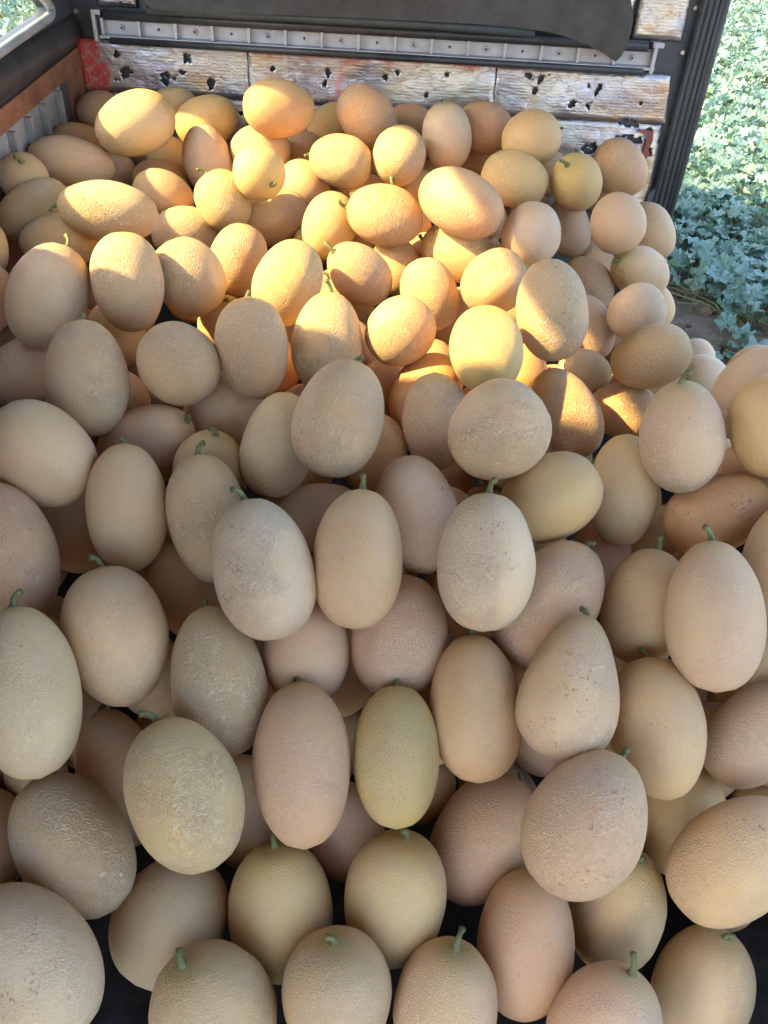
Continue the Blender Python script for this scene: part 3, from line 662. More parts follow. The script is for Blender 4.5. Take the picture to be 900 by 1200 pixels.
(0.532,0.995,1.025,0.0606,0.0855,0.823,0.104,0.558,0,'O','d','orange sideways oval melon smudged, third lower right of the round shouldered right side melon'),
(0.592,0.866,1.047,0.0628,0.0967,0.341,0.623,0.704,0,'P','','tan right-leaning long melon, second upper right of the tall upright right side melon'),
(0.322,1.238,1.056,0.0572,0.0891,-0.502,0.585,0.637,0,'O','n','orange left-leaning long melon with rough netting, second right of the star scarred netted melon'),
(0.262,1.415,1.044,0.0508,0.0578,-0.174,0.524,0.834,0,'O','','orange round melon without stem, above the star scarred netted melon'),
(0.338,1.471,0.982,0.0490,0.0568,0.846,0.353,0.399,0,'P','','tan round melon without stem, upper right of the star scarred netted melon'),
(0.080,1.149,1.073,0.0586,0.0849,-0.114,0.434,0.894,0,'P','n','tan upright oval melon with rough netting, left of the star scarred netted melon'),
(0.063,1.267,1.065,0.0599,0.0786,0.575,0.526,0.626,0,'O','','orange right-leaning oval melon without stem, second upper left of the star scarred netted melon'),
(-0.014,1.342,1.028,0.0535,0.0627,-0.059,0.475,0.878,0,'O','','orange round melon without stem, second upper right of the grey netted right-leaning melon'),
(0.159,0.963,1.173,0.0701,0.0757,-0.766,-0.237,-0.597,0,'P','nsb','broad pale netted melon lying tilted, small star scar at its lower left end'),
(0.051,0.933,1.036,0.0625,0.0927,0.261,-0.651,-0.713,0,'C','ds','cream upright oval melon with dark specks, second upper left of the large specked central melon'),
(0.250,0.944,1.074,0.0641,0.0797,-0.827,-0.247,-0.505,0,'W','ds','yellow sideways oval melon with dark specks, second lower right of the star scarred netted melon'),
(-0.021,1.119,1.019,0.0548,0.0725,0.142,-0.445,-0.884,0,'O','','orange upright oval melon without stem, second lower right of the grey netted right-leaning melon'),
(-0.076,1.005,1.154,0.0679,0.0910,0.233,0.551,0.801,1,'P','nd','tall pale grey netted melon leaning right, yellowish ground spot, at edge of the sunlight'),
(-0.179,1.056,1.067,0.0591,0.0877,0.177,0.474,0.862,0,'C','s','cream upright oval melon with specks, nearest lower left of the grey netted right-leaning melon'),
(-0.300,1.203,1.037,0.0659,0.0771,0.578,0.497,0.647,0,'B','','brownish round melon without stem, fourth left of the grey netted right-leaning melon'),
(-0.116,1.024,0.947,0.0563,0.0820,0.925,0.301,0.231,0,'K','n','pinkish sideways oval melon with rough netting, upper right of the pale netted left-leaning melon'),
(-0.292,1.040,1.023,0.0589,0.0671,0.235,0.049,0.971,1,'P','','tan round melon with a stem, nearest upper right of the oval melon with flat stem'),
(-0.267,0.912,1.020,0.0594,0.0999,-0.217,0.612,0.761,1,'P','n','tan upright long melon with a stem, upper left of the pale netted left-leaning melon'),
(-0.158,0.769,1.054,0.0667,0.0975,-0.332,0.633,0.699,1,'C','nd','pale grey netted melon leaning left with a hooked stem, lying over its neighbours'),
(-0.389,0.916,1.029,0.0601,0.0984,-0.116,0.625,0.772,1,'P','','upright tan oval melon with a flat curled stem, left side of the heap'),
(-0.518,0.950,1.095,0.0697,0.0862,0.674,-0.212,-0.708,0,'P','b','tan left-leaning oval melon, second upper left of the oval melon with flat stem'),
(-0.532,0.816,1.014,0.0647,0.1049,-0.421,0.603,0.677,0,'B','','brownish left-leaning long melon without stem, second left of the oval melon with flat stem'),
(-0.514,0.984,0.939,0.0633,0.0894,-0.415,0.701,0.580,0,'B','','brownish left-leaning oval melon without stem, nearest left of the oval melon with flat stem'),
(-0.357,0.721,0.958,0.0690,0.0979,-0.308,0.669,0.677,1,'P','','tan upright oval melon with stem, second upper right of the very large left edge melon'),
(-0.310,0.893,0.890,0.0606,0.0848,-0.409,0.587,0.699,0,'B','','brownish left-leaning oval melon without stem, left of the pale netted left-leaning melon'),
(-0.434,0.612,0.967,0.0641,0.1086,-0.289,0.708,0.644,1,'C','s','very large pale specked melon standing against the left edge of the photo'),
(-0.214,0.690,0.914,0.0648,0.1049,-0.272,0.741,0.614,1,'P','n','tan upright long melon with a stem, second above the large mottled yellow melon'),
(-0.099,0.757,0.913,0.0624,0.0776,0.102,-0.691,-0.716,0,'P','d','tan upright oval melon with faint smudges, lower right of the pale netted left-leaning melon'),
(-0.032,0.798,1.057,0.0620,0.0970,0.006,0.693,0.721,1,'P','','tan upright long melon with a stem, right of the pale netted left-leaning melon'),
(0.033,0.782,0.926,0.0696,0.0910,0.097,0.765,0.637,0,'K','','pinkish upright oval melon without stem, third lower left of the large specked central melon'),
(0.141,0.792,1.070,0.0664,0.0947,0.015,0.687,0.726,1,'C','nds','large pale rough netted melon with grey specks, standing upright in the very centre'),
(0.250,0.818,0.973,0.0677,0.1021,0.484,0.561,0.672,1,'K','n','pinkish right-leaning long melon with a stem, lower right of the large specked central melon'),
(0.397,0.838,0.961,0.0622,0.0889,0.196,0.662,0.724,1,'P','','tan upright oval melon with a stem, left of the tall upright right side melon'),
(0.452,0.754,1.032,0.0634,0.1023,-0.014,0.732,0.681,1,'P','','tall smooth melon with a bent stem, standing upright near the right edge'),
(0.142,0.686,0.896,0.0634,0.1005,-0.077,0.814,0.576,1,'P','c','tan upright long melon with stem, second upper right of the small melon with curled stem'),
(0.259,0.672,0.967,0.0614,0.0972,0.202,0.744,0.637,1,'P','sp','smooth pear shaped melon narrowing to its stem, pale spotted belly, right of centre'),
(0.387,0.664,0.904,0.0630,0.0945,-0.080,0.832,0.549,1,'P','s','tan upright long melon with a stem, second lower right of the pear shaped melon'),
(0.552,0.701,0.852,0.0591,0.0878,0.681,0.473,0.559,0,'P','','tan right-leaning oval melon without stem, second below the tall upright right side melon'),
(0.265,0.519,0.900,0.0685,0.0922,0.513,0.685,0.518,1,'P','d','wide tan melon with a small grey smudge on its left, lower right area'),
(0.482,0.536,0.805,0.0652,0.0984,-0.595,-0.342,-0.727,0,'P','s','large tan melon with a cluster of dark pits, lower right edge of the photo'),
(0.172,0.608,0.700,0.0697,0.0993,0.558,0.703,0.441,1,'B','','brownish right-leaning oval melon with stem, second left of the wide melon with grey smudge'),
(0.222,0.472,0.682,0.0642,0.0924,0.107,0.725,0.680,1,'B','','brownish upright oval melon with stem, second lower left of the wide melon with grey smudge'),
(0.363,0.533,0.660,0.0629,0.1019,0.095,0.224,0.970,1,'W','','yellow right-leaning long melon with a stem, nearest below the wide melon with grey smudge'),
(0.469,0.646,0.715,0.0619,0.0843,-0.173,-0.705,-0.687,0,'W','','yellow upright oval melon without stem, upper left of the large pitted right edge melon'),
(0.479,0.458,0.589,0.0639,0.1022,0.161,0.355,0.921,1,'P','','tan right-leaning long melon with a stem, below the large pitted right edge melon'),
(0.307,0.369,0.680,0.0669,0.0913,0.275,0.462,0.843,1,'P','c','tan right-leaning oval melon with a stem, second below the wide melon with grey smudge'),
(0.114,0.392,0.678,0.0655,0.0831,0.083,0.461,0.883,1,'P','gc','tan upright oval melon with a stem, right of the green starred bottom melon'),
(0.046,0.509,0.705,0.0689,0.0909,0.106,0.494,0.863,1,'W','','yellow upright oval melon with a stem, upper right of the green starred bottom melon'),
(-0.023,0.389,0.694,0.0673,0.0818,-0.073,0.406,0.911,1,'P','gc','rough green netted melon with green stem star at the middle of the bottom edge'),
(-0.108,0.495,0.685,0.0695,0.0969,-0.114,0.433,0.894,1,'W','','yellow upright oval melon with a stem, upper left of the green starred bottom melon'),
(-0.169,0.364,0.692,0.0720,0.0885,-0.403,0.234,0.885,1,'P','gc','tan left-leaning oval melon with a stem, left of the green starred bottom melon'),
(-0.255,0.481,0.665,0.0759,0.0832,0.385,0.859,0.339,0,'C','','cream round melon without stem, below the large mottled yellow melon'),
(-0.224,0.531,0.892,0.0678,0.0954,-0.492,0.708,0.507,1,'W','n','large mottled yellow melon with a stub stem at its upper left, lower left area'),
(-0.381,0.523,0.771,0.0682,0.1009,-0.638,0.545,0.544,0,'P','n','tan left-leaning oval melon with rough netting, lower left of the large mottled yellow melon'),
(-0.381,0.379,0.767,0.0677,0.0993,-0.719,0.547,0.429,0,'C','s','huge pale cream melon cut off by the lower left corner of the photo'),
(-0.372,0.658,0.721,0.0592,0.1035,-0.414,0.725,0.551,1,'B','','brownish left-leaning long melon with a stem, left of the large mottled yellow melon'),
(-0.088,0.596,0.874,0.0642,0.1051,-0.132,0.841,0.525,1,'K','','tall pinkish barrel shaped melon with a short upright stem, left of the curled stem'),
(0.036,0.619,0.870,0.0581,0.0923,-0.047,0.834,0.550,1,'G','gl','small yellow green ribbed melon with a long curled stem, lower centre of the heap'),
(-0.187,0.650,0.662,0.0539,0.0832,0.155,-0.797,-0.584,0,'P','','tan upright long melon without stem, right of the large mottled yellow melon'),
(-0.029,0.619,0.673,0.0580,0.0734,0.328,-0.791,-0.516,0,'P','d','tan upright oval melon with faint smudges, lower right of the tall pinkish barrel melon'),
(-0.565,0.609,0.617,0.0524,0.0746,-0.425,0.775,0.468,0,'B','','brownish upright oval melon without stem, above the huge lower left corner melon'),
(-0.499,0.810,0.632,0.0490,0.0768,-0.320,0.883,0.343,0,'B','','brownish upright long melon without stem, lower right of the very large left edge melon'),
(-0.455,0.553,0.386,0.0497,0.0749,-0.591,0.780,0.208,0,'B','','brownish left-leaning long melon without stem, right of the huge lower left corner melon'),
(0.277,0.766,0.723,0.0525,0.0563,0.432,0.791,0.433,0,'B','','brownish round melon without stem, lower left of the pear shaped melon'),
(0.587,0.830,0.867,0.0570,0.0807,0.588,0.612,0.529,0,'W','','yellow right-leaning oval melon, nearest lower right of the tall upright right side melon'),
(0.553,0.771,0.717,0.0528,0.0772,-0.141,-0.747,-0.649,0,'B','','brownish upright oval melon without stem, above the large pitted right edge melon'),
(-0.682,1.273,1.054,0.0596,0.0760,0.433,0.812,0.391,0,'P','','tan right-leaning oval melon without stem, nearest below the big grey far left melon'),
(-0.495,1.107,1.140,0.0651,0.0952,-0.082,0.500,0.862,1,'P','n','tan upright oval melon with stem, third lower right of the big grey far left melon'),
(-0.356,1.155,1.152,0.0661,0.0710,-0.672,0.390,0.629,0,'A','n','tan round melon with rough netting, fifth lower right of the big grey far left melon'),
(-0.412,1.100,1.021,0.0669,0.0929,0.802,-0.008,0.597,1,'P','','tan right-leaning oval melon with a stem, nearest above the oval melon with flat stem'),
(0.380,1.035,0.875,0.0578,0.0860,0.336,0.749,0.572,0,'B','','brownish right-leaning oval melon without stem, second right of the large specked central melon'),
(-0.777,1.094,1.071,0.0558,0.0697,0.126,-0.821,-0.557,0,'B','','brownish melon deep down, third lower left of the big grey far left melon'),
(0.719,0.811,0.776,0.0592,0.0717,0.260,0.630,0.732,0,'B','','brownish melon deep down, second lower right of the tall upright right side melon'),
(-0.712,0.632,0.689,0.0581,0.0678,-0.136,-0.988,0.077,0,'P','','tan melon deep down, third lower left of the very large left edge melon'),
(-0.767,0.923,0.888,0.0560,0.0667,0.965,0.251,0.069,0,'B','','brownish melon deep down, fourth upper left of the very large left edge melon'),
(0.193,1.153,0.866,0.0539,0.0642,-0.153,0.532,0.833,0,'B','','shadowed brownish melon buried in a gap, above the large specked central melon'),
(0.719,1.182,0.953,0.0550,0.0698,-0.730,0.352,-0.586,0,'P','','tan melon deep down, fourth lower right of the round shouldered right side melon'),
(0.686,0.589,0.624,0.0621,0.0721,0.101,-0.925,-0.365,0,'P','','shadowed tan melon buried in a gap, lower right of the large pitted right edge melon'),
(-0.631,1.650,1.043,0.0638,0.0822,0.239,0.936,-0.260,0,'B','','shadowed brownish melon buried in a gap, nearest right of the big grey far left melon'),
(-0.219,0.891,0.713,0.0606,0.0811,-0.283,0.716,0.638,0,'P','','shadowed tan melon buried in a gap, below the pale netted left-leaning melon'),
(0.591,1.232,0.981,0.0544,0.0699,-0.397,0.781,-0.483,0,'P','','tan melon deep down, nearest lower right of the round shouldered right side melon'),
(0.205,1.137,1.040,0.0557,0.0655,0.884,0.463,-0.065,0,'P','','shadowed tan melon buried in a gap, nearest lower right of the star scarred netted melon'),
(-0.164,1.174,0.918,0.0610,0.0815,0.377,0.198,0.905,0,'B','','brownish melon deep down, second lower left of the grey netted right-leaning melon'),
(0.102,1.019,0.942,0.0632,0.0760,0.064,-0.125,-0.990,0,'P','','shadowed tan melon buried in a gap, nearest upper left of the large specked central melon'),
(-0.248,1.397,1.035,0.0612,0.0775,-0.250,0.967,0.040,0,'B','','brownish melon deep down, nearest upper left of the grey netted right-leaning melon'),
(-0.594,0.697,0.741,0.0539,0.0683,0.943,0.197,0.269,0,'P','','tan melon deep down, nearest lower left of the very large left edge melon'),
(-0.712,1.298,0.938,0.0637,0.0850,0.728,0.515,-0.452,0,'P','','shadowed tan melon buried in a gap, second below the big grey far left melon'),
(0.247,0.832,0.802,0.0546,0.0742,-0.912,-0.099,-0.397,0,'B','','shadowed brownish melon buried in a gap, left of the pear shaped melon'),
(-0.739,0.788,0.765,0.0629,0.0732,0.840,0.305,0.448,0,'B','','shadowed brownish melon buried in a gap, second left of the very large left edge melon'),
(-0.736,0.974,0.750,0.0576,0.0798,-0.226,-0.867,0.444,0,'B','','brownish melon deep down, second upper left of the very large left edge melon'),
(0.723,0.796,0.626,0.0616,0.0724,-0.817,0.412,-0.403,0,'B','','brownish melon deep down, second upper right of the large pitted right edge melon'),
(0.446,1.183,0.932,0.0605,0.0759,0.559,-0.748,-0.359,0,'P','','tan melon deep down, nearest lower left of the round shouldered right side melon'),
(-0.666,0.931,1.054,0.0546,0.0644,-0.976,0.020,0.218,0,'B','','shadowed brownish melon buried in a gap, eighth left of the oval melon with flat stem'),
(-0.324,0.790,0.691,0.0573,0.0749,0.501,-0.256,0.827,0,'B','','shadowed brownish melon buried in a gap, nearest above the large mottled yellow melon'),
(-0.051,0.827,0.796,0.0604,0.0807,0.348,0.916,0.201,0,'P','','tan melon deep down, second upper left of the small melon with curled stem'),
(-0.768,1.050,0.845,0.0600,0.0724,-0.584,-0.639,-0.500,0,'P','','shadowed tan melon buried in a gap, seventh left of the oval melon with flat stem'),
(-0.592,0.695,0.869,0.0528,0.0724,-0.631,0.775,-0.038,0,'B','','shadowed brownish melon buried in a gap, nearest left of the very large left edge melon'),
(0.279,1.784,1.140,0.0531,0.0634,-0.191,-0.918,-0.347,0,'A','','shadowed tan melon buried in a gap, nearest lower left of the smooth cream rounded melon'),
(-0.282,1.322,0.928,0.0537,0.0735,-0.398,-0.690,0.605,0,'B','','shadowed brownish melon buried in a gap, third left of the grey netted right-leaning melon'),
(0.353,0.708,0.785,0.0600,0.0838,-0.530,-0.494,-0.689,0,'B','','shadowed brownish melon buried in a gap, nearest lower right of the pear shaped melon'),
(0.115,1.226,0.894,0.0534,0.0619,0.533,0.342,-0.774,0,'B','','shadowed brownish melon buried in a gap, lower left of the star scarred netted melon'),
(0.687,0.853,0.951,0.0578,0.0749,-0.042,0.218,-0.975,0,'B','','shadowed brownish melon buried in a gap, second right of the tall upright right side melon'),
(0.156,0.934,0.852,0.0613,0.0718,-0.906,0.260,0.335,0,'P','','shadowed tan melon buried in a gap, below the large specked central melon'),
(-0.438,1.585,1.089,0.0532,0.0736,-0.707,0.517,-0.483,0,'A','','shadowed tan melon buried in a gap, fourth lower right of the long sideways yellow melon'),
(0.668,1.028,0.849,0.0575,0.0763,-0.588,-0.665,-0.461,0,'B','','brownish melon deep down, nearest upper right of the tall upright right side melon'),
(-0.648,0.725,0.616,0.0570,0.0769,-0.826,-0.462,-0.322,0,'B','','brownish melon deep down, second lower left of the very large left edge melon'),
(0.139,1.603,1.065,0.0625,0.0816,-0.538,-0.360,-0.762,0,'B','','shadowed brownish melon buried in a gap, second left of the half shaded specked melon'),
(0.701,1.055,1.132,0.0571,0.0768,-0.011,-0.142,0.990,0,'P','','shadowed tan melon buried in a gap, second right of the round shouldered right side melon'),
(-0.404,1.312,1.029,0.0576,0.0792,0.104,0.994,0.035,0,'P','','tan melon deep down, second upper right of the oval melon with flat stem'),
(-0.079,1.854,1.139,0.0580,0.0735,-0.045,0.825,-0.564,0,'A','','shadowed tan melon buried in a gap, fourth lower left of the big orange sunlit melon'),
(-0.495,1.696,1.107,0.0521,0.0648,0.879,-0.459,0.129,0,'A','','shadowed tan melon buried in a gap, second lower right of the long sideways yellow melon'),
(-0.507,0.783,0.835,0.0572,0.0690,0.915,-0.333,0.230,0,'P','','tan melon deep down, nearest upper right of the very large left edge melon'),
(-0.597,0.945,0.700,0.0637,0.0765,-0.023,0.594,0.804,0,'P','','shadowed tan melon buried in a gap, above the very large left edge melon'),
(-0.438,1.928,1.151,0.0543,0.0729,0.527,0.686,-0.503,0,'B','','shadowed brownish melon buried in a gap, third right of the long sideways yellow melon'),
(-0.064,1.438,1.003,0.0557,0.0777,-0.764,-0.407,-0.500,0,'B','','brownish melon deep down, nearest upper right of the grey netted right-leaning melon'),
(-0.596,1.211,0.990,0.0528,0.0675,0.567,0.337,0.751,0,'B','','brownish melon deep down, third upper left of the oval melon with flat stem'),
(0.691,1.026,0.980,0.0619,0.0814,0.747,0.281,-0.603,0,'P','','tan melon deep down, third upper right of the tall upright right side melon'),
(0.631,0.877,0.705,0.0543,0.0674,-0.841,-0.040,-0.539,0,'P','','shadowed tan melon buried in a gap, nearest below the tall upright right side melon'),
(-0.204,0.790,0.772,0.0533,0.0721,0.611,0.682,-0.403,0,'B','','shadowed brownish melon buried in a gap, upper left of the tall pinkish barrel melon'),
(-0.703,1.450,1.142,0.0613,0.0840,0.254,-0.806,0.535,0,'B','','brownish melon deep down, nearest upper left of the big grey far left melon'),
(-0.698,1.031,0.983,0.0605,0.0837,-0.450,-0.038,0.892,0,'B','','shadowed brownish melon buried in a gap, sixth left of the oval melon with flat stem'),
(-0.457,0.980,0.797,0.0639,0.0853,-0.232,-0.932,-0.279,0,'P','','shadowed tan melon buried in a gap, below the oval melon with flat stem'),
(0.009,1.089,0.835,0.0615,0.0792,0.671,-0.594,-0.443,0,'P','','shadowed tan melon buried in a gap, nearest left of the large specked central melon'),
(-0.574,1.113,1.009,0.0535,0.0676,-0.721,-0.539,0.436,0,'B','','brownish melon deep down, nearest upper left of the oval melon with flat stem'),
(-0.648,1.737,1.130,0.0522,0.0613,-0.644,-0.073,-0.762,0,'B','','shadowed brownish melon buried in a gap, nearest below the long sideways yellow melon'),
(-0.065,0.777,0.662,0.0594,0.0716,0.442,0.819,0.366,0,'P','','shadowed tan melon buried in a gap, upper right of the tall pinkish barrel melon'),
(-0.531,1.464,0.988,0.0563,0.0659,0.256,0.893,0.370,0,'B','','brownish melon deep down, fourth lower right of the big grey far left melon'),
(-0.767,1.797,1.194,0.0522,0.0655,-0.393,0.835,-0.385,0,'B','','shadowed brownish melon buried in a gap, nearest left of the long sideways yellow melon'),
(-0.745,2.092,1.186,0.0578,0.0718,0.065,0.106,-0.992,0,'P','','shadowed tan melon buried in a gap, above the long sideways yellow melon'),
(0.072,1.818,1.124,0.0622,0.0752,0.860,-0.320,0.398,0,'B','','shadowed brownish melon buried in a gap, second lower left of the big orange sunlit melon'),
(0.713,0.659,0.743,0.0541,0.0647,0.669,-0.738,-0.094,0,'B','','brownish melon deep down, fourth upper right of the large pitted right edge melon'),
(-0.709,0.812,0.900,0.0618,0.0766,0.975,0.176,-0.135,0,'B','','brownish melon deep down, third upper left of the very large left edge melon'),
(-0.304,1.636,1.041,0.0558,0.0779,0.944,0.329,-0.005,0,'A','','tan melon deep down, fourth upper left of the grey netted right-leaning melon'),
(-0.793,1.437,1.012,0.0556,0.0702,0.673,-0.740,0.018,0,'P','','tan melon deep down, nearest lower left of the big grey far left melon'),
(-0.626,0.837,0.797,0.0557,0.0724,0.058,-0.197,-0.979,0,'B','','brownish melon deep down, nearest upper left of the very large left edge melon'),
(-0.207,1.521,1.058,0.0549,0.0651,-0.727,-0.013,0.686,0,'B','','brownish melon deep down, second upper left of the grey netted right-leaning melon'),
(0.421,0.884,0.837,0.0567,0.0792,0.139,0.581,0.802,0,'B','','shadowed brownish melon buried in a gap, upper right of the pear shaped melon'),
(-0.341,1.076,0.894,0.0614,0.0728,0.830,-0.330,0.450,0,'P','','shadowed tan melon buried in a gap, nearest right of the oval melon with flat stem'),
(-0.657,1.872,1.107,0.0567,0.0755,-0.351,0.838,-0.417,0,'B','','shadowed brownish melon buried in a gap, nearest lower right of the long sideways yellow melon'),
(-0.114,1.392,1.088,0.0577,0.0758,-0.984,0.038,-0.174,0,'A','','shadowed tan melon buried in a gap, nearest above the grey netted right-leaning melon'),
(0.213,0.730,0.637,0.0536,0.0736,-0.794,0.345,0.500,0,'P','','shadowed tan melon buried in a gap, nearest left of the wide melon with grey smudge'),
(0.146,1.036,0.796,0.0566,0.0664,0.862,0.203,0.464,0,'P','','shadowed tan melon buried in a gap, nearest lower left of the large specked central melon'),
(0.084,0.698,0.679,0.0522,0.0605,0.533,0.059,0.844,0,'B','','shadowed brownish melon buried in a gap, lower right of the small melon with curled stem'),
(0.274,1.670,1.073,0.0525,0.0613,0.689,0.685,-0.236,0,'B','','shadowed brownish melon buried in a gap, nearest left of the half shaded specked melon'),
(0.268,1.082,0.948,0.0591,0.0738,-0.407,0.741,0.534,0,'B','','shadowed brownish melon buried in a gap, upper right of the large specked central melon'),
(0.532,1.458,1.020,0.0604,0.0742,0.984,-0.062,0.166,0,'P','','shadowed tan melon buried in a gap, below the broad melon beside the field'),
(0.062,0.866,0.812,0.0557,0.0758,0.298,-0.595,-0.746,0,'P','','shadowed tan melon buried in a gap, above the small melon with curled stem'),
(-0.788,1.202,1.024,0.0561,0.0725,0.913,-0.292,0.285,0,'B','','brownish melon deep down, second lower left of the big grey far left melon'),
(0.067,1.479,1.004,0.0562,0.0726,-0.722,-0.124,-0.681,0,'B','','shadowed brownish melon buried in a gap, third upper left of the star scarred netted melon'),
(0.302,1.992,1.211,0.0546,0.0734,-0.270,0.921,0.279,0,'B','','shadowed brownish melon buried in a gap, nearest above the smooth cream rounded melon'),
(0.220,1.224,0.948,0.0531,0.0655,-0.167,0.883,-0.440,0,'P','','shadowed tan melon buried in a gap, second below the star scarred netted melon'),
(0.546,0.969,0.893,0.0571,0.0749,0.817,-0.346,-0.461,0,'P','','shadowed tan melon buried in a gap, above the tall upright right side melon'),
(0.632,0.733,0.780,0.0550,0.0650,-0.422,-0.130,-0.898,0,'B','','brownish melon deep down, third upper right of the large pitted right edge melon'),
(-0.671,1.516,1.004,0.0627,0.0746,0.582,0.649,0.490,0,'B','','brownish melon deep down, nearest lower right of the big grey far left melon'),
(0.337,1.277,0.942,0.0613,0.0838,0.089,-0.766,-0.636,0,'B','','shadowed brownish melon buried in a gap, nearest right of the star scarred netted melon'),
(0.097,0.729,0.789,0.0541,0.0624,-0.532,-0.108,-0.840,0,'P','','tan melon deep down, nearest upper right of the small melon with curled stem'),
(-0.626,1.029,0.796,0.0583,0.0702,-0.565,0.250,-0.786,0,'B','','shadowed brownish melon buried in a gap, lower left of the oval melon with flat stem'),
(0.677,0.718,0.966,0.0564,0.0760,-0.031,0.995,-0.093,0,'B','','shadowed brownish melon buried in a gap, third right of the tall upright right side melon'),
(-0.707,2.225,1.241,0.0547,0.0711,-0.493,-0.385,0.780,0,'B','','shadowed brownish melon buried in a gap, below the yellow back left corner melon'),
(0.261,0.947,0.935,0.0561,0.0706,-0.923,0.207,0.324,0,'B','','shadowed brownish melon buried in a gap, nearest right of the large specked central melon'),
(-0.044,1.277,0.907,0.0612,0.0788,-0.555,0.435,0.709,0,'P','','tan melon deep down, nearest lower right of the grey netted right-leaning melon'),
(-0.618,0.915,0.946,0.0606,0.0724,-0.090,0.797,0.597,0,'B','','shadowed brownish melon buried in a gap, fourth left of the oval melon with flat stem'),
(0.616,1.108,1.028,0.0539,0.0712,0.081,-0.148,0.986,0,'B','','brownish melon deep down, second lower right of the round shouldered right side melon'),
(0.686,0.918,0.825,0.0534,0.0703,-0.964,0.243,0.110,0,'P','','shadowed tan melon buried in a gap, nearest right of the tall upright right side melon'),
(0.696,0.951,1.084,0.0527,0.0662,-0.350,-0.469,-0.811,0,'B','','brownish melon deep down, fourth upper right of the tall upright right side melon'),
(-0.321,1.204,0.898,0.0579,0.0726,-0.041,-0.656,0.754,0,'P','','shadowed tan melon buried in a gap, second right of the oval melon with flat stem'),
(-0.672,0.652,0.812,0.0570,0.0680,-0.786,0.578,0.219,0,'B','','shadowed brownish melon buried in a gap, third left of the very large left edge melon'),
(0.189,1.952,1.176,0.0610,0.0742,0.933,-0.071,0.353,0,'B','','shadowed brownish melon buried in a gap, second lower right of the big orange sunlit melon'),
(-0.746,1.804,1.075,0.0576,0.0789,-0.114,0.992,0.056,0,'B','','shadowed brownish melon buried in a gap, upper right of the big grey far left melon'),
(-0.348,0.783,0.808,0.0546,0.0704,0.472,-0.759,-0.449,0,'P','','shadowed tan melon buried in a gap, third above the large mottled yellow melon'),
(-0.168,1.346,0.954,0.0617,0.0831,-0.498,-0.756,0.425,0,'P','','shadowed tan melon buried in a gap, nearest left of the grey netted right-leaning melon'),
(-0.716,1.156,0.927,0.0593,0.0693,0.407,0.306,0.861,0,'P','','shadowed tan melon buried in a gap, third left of the oval melon with flat stem'),
(-0.562,1.527,1.092,0.0533,0.0708,0.379,0.021,-0.925,0,'B','','shadowed brownish melon buried in a gap, second right of the big grey far left melon'),
(0.111,0.940,0.720,0.0629,0.0749,0.529,0.849,0.002,0,'P','','shadowed tan melon buried in a gap, second lower left of the large specked central melon'),
(-0.493,1.195,1.048,0.0581,0.0672,0.736,-0.538,0.410,0,'B','','shadowed brownish melon buried in a gap, second above the oval melon with flat stem'),
(0.541,0.593,0.626,0.0551,0.0662,0.708,0.706,0.019,0,'B','','shadowed brownish melon buried in a gap, lower left of the large pitted right edge melon'),
(-0.476,0.461,0.633,0.0617,0.0757,-0.896,0.429,-0.118,0,'B','','shadowed brownish melon buried in a gap, upper left of the huge lower left corner melon'),
(0.178,1.793,1.240,0.0546,0.0632,-0.080,-0.369,0.926,0,'B','','shadowed brownish melon buried in a gap, nearest lower right of the big orange sunlit melon'),
(0.487,1.064,0.874,0.0525,0.0689,-0.166,-0.293,-0.942,0,'P','','shadowed tan melon buried in a gap, upper left of the tall upright right side melon'),
(0.708,1.383,1.086,0.0541,0.0724,-0.238,-0.777,0.582,0,'B','','brownish melon deep down, second upper right of the round shouldered right side melon'),
(-0.807,1.246,0.891,0.0526,0.0609,0.767,-0.367,-0.527,0,'P','','shadowed tan melon buried in a gap, fifth left of the oval melon with flat stem'),
(0.714,0.712,0.855,0.0483,0.0648,0.132,0.905,-0.404,0,'P','','tan melon deep down, fifth upper right of the large pitted right edge melon'),
(0.028,1.926,1.154,0.0494,0.0605,0.312,0.271,-0.910,0,'B','','shadowed brownish melon buried in a gap, nearest lower left of the big orange sunlit melon'),
(-0.009,0.977,0.886,0.0539,0.0630,-0.308,0.951,-0.012,0,'P','','shadowed tan melon buried in a gap, second left of the large specked central melon'),
(-0.666,0.708,0.941,0.0531,0.0692,-0.852,0.103,-0.514,0,'B','','shadowed brownish melon buried in a gap, fourth left of the very large left edge melon'),
(0.011,0.847,0.631,0.0467,0.0623,-0.424,0.788,-0.447,0,'B','','brownish melon deep down, nearest upper left of the small melon with curled stem'),
(-0.153,1.228,1.034,0.0503,0.0629,0.084,0.890,-0.447,0,'B','','shadowed brownish melon buried in a gap, second left of the grey netted right-leaning melon'),
(-0.692,0.841,1.014,0.0520,0.0608,0.966,-0.250,0.070,0,'B','','brownish melon deep down, fifth upper left of the very large left edge melon'),
(0.190,1.039,1.082,0.0474,0.0589,0.450,0.773,-0.448,0,'B','','shadowed brownish melon buried in a gap, nearest below the star scarred netted melon'),
(0.640,0.698,0.674,0.0479,0.0638,-0.951,0.308,-0.018,0,'B','','brownish melon deep down, nearest upper right of the large pitted right edge melon'),
(0.169,1.273,1.033,0.0475,0.0574,-0.074,-0.987,-0.142,0,'P','','shadowed tan melon buried in a gap, nearest upper left of the star scarred netted melon'),
(0.495,0.861,0.751,0.0516,0.0626,-0.995,-0.090,0.041,0,'B','','shadowed brownish melon buried in a gap, lower left of the tall upright right side melon'),
(-0.217,1.876,1.114,0.0462,0.0577,0.069,-0.382,0.922,0,'A','','shadowed tan melon buried in a gap, fourth below the orange melon against the foil'),
(-0.539,0.715,0.633,0.0468,0.0539,-0.432,0.405,0.806,0,'P','','shadowed tan melon buried in a gap, below the very large left edge melon'),
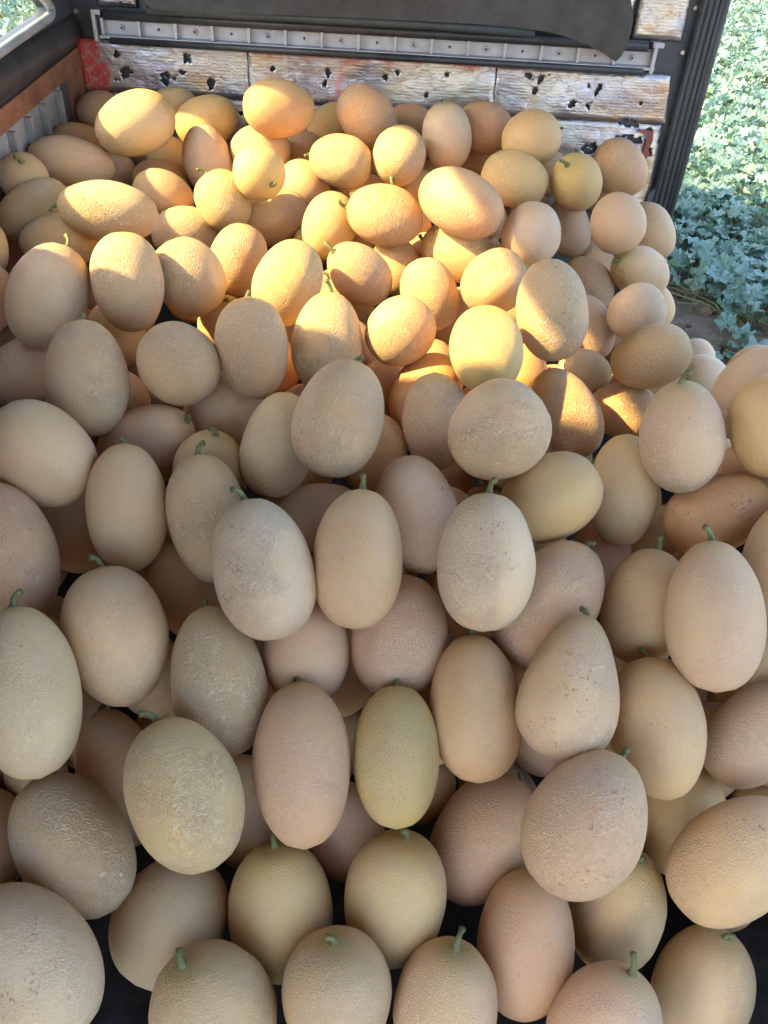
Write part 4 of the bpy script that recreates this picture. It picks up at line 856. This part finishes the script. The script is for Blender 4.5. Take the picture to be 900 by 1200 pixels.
(-0.101,2.195,1.249,0.0508,0.0591,-0.959,-0.014,0.282,0,'B','','shadowed brownish melon buried in a gap, fourth left of the cream specked upright melon'),
(0.742,1.149,1.165,0.0507,0.0671,-0.295,-0.088,-0.951,0,'B','','shadowed brownish melon buried in a gap, third right of the round shouldered right side melon'),
(0.202,1.857,1.128,0.0484,0.0649,0.372,0.812,-0.449,0,'A','','shadowed tan melon buried in a gap, second lower left of the smooth cream rounded melon'),
(0.267,0.593,0.608,0.0489,0.0662,-0.245,0.967,-0.071,0,'P','','tan melon deep down, nearest lower left of the wide melon with grey smudge'),
]
TINT = {'P': (.645, .415, .225), 'A': (.64, .40, .18), 'Y': (.66, .43, .145), 'W': (.65, .44, .19), 'G': (.61, .44, .13), 'O': (.66, .33, .11), 'K': (.64, .38, .225), 'C': (.68, .50, .32), 'B': (.57, .31, .15)}  # A is tan with sunlit gold painted in; Y and O deepened likewise
rng = random.Random(21)
NS, NR = 36, 26
def melon_mesh(r, L, fl, rnd):
    egg = rnd.uniform(-.10, .08); full = rnd.uniform(2.0, 2.12); lob = .014 if 'c' in fl else rnd.choice((0, .003, .007)); ph = rnd.uniform(0, 6.28)
    if 'p' in fl: egg = -.30
    sd = rnd.uniform(0, 99); vs = [(0, 0, L)]
    for i in range(1, NR):
        a = math.pi * i / NR; sz = math.cos(a); sr = math.sin(a)
        k = (abs(sz) ** full + abs(sr) ** full) ** (-1 / full)
        z0, r0 = sz * k, sr * k
        r0 *= 1 + egg * z0
        for j in range(NS):
            t = 2 * math.pi * j / NS
            x, y = math.cos(t), math.sin(t)
            q = 1 + lob * math.cos(8 * t + ph) * sr + .040 * noise.noise(Vector((x * .9 + sd, y * .9, z0 * 1.1))) + .014 * noise.noise(Vector((x * 2.3, y * 2.3 + sd, z0 * 2.6)))
            vs.append((x * r0 * r * q, y * r0 * r * q, z0 * L * (1 - .012 * (abs(z0) > .97))))
    vs.append((0, 0, -L))
    fs = [(0, 1 + j, 1 + (j + 1) % NS) for j in range(NS)]
    for i in range(NR - 2):
        for j in range(NS): a = 1 + i * NS; fs.append((a + j, a + NS + j, a + NS + (j + 1) % NS, a + (j + 1) % NS))
    a = 1 + (NR - 2) * NS; e = len(vs) - 1
    fs += [(a + j, e, a + (j + 1) % NS) for j in range(NS)]
    me = bpy.data.meshes.new('melon'); me.from_pydata(vs, [], fs); me.materials.append(RIND)
    me.polygons.foreach_set('use_smooth', [True] * len(me.polygons)); return me

def stem_mesh(rnd, long=False):
    bm = bmesh.new(); n = 7; ln = rnd.uniform(.012, .024) * (2.3 if long else 1); bend = rnd.uniform(1.4, 2.9) * (1.3 if long else 1); d = rnd.uniform(0, 6.28)
    pts = []; p = Vector((0, 0, -.003)); 
    for i in range(n):
        pts.append(p.copy()); a = bend * (i / n) ** 1.2
        p += Vector((math.sin(a) * math.cos(d), math.sin(a) * math.sin(d), math.cos(a))) * ln / (n - 1) * (1.25)
    rad = [rnd.uniform(.9, 1.15) * q for q in (.0085, .0052, .0040, .0036, .0034, .0036, .0044)]
    tube(bm, pts, rad, 9)
    me = bpy.data.meshes.new('stem'); bmesh.ops.recalc_face_normals(bm, faces=bm.faces); bm.to_mesh(me); bm.free(); me.materials.append(STEM)
    me.polygons.foreach_set('use_smooth', [True] * len(me.polygons)); return me
STEMS = [stem_mesh(rng) for _ in range(10)]; LONG = stem_mesh(rng, True)

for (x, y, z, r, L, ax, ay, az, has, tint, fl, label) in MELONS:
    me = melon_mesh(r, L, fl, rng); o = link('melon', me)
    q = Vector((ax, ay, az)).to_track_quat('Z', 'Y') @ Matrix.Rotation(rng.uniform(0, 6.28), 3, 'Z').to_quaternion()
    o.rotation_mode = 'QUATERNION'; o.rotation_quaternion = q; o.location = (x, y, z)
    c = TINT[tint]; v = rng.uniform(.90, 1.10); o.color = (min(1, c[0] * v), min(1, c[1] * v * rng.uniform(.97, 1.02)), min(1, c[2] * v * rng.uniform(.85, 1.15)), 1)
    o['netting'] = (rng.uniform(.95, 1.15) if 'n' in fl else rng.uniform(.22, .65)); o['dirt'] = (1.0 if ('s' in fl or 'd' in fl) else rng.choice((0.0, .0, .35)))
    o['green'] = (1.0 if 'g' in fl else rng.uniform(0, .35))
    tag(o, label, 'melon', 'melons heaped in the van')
    if has:
        s = link('stem', LONG if 'l' in fl else rng.choice(STEMS), None, o); s.location = (0, 0, L * .985); s.rotation_euler = (0, 0, rng.uniform(0, 6.28))
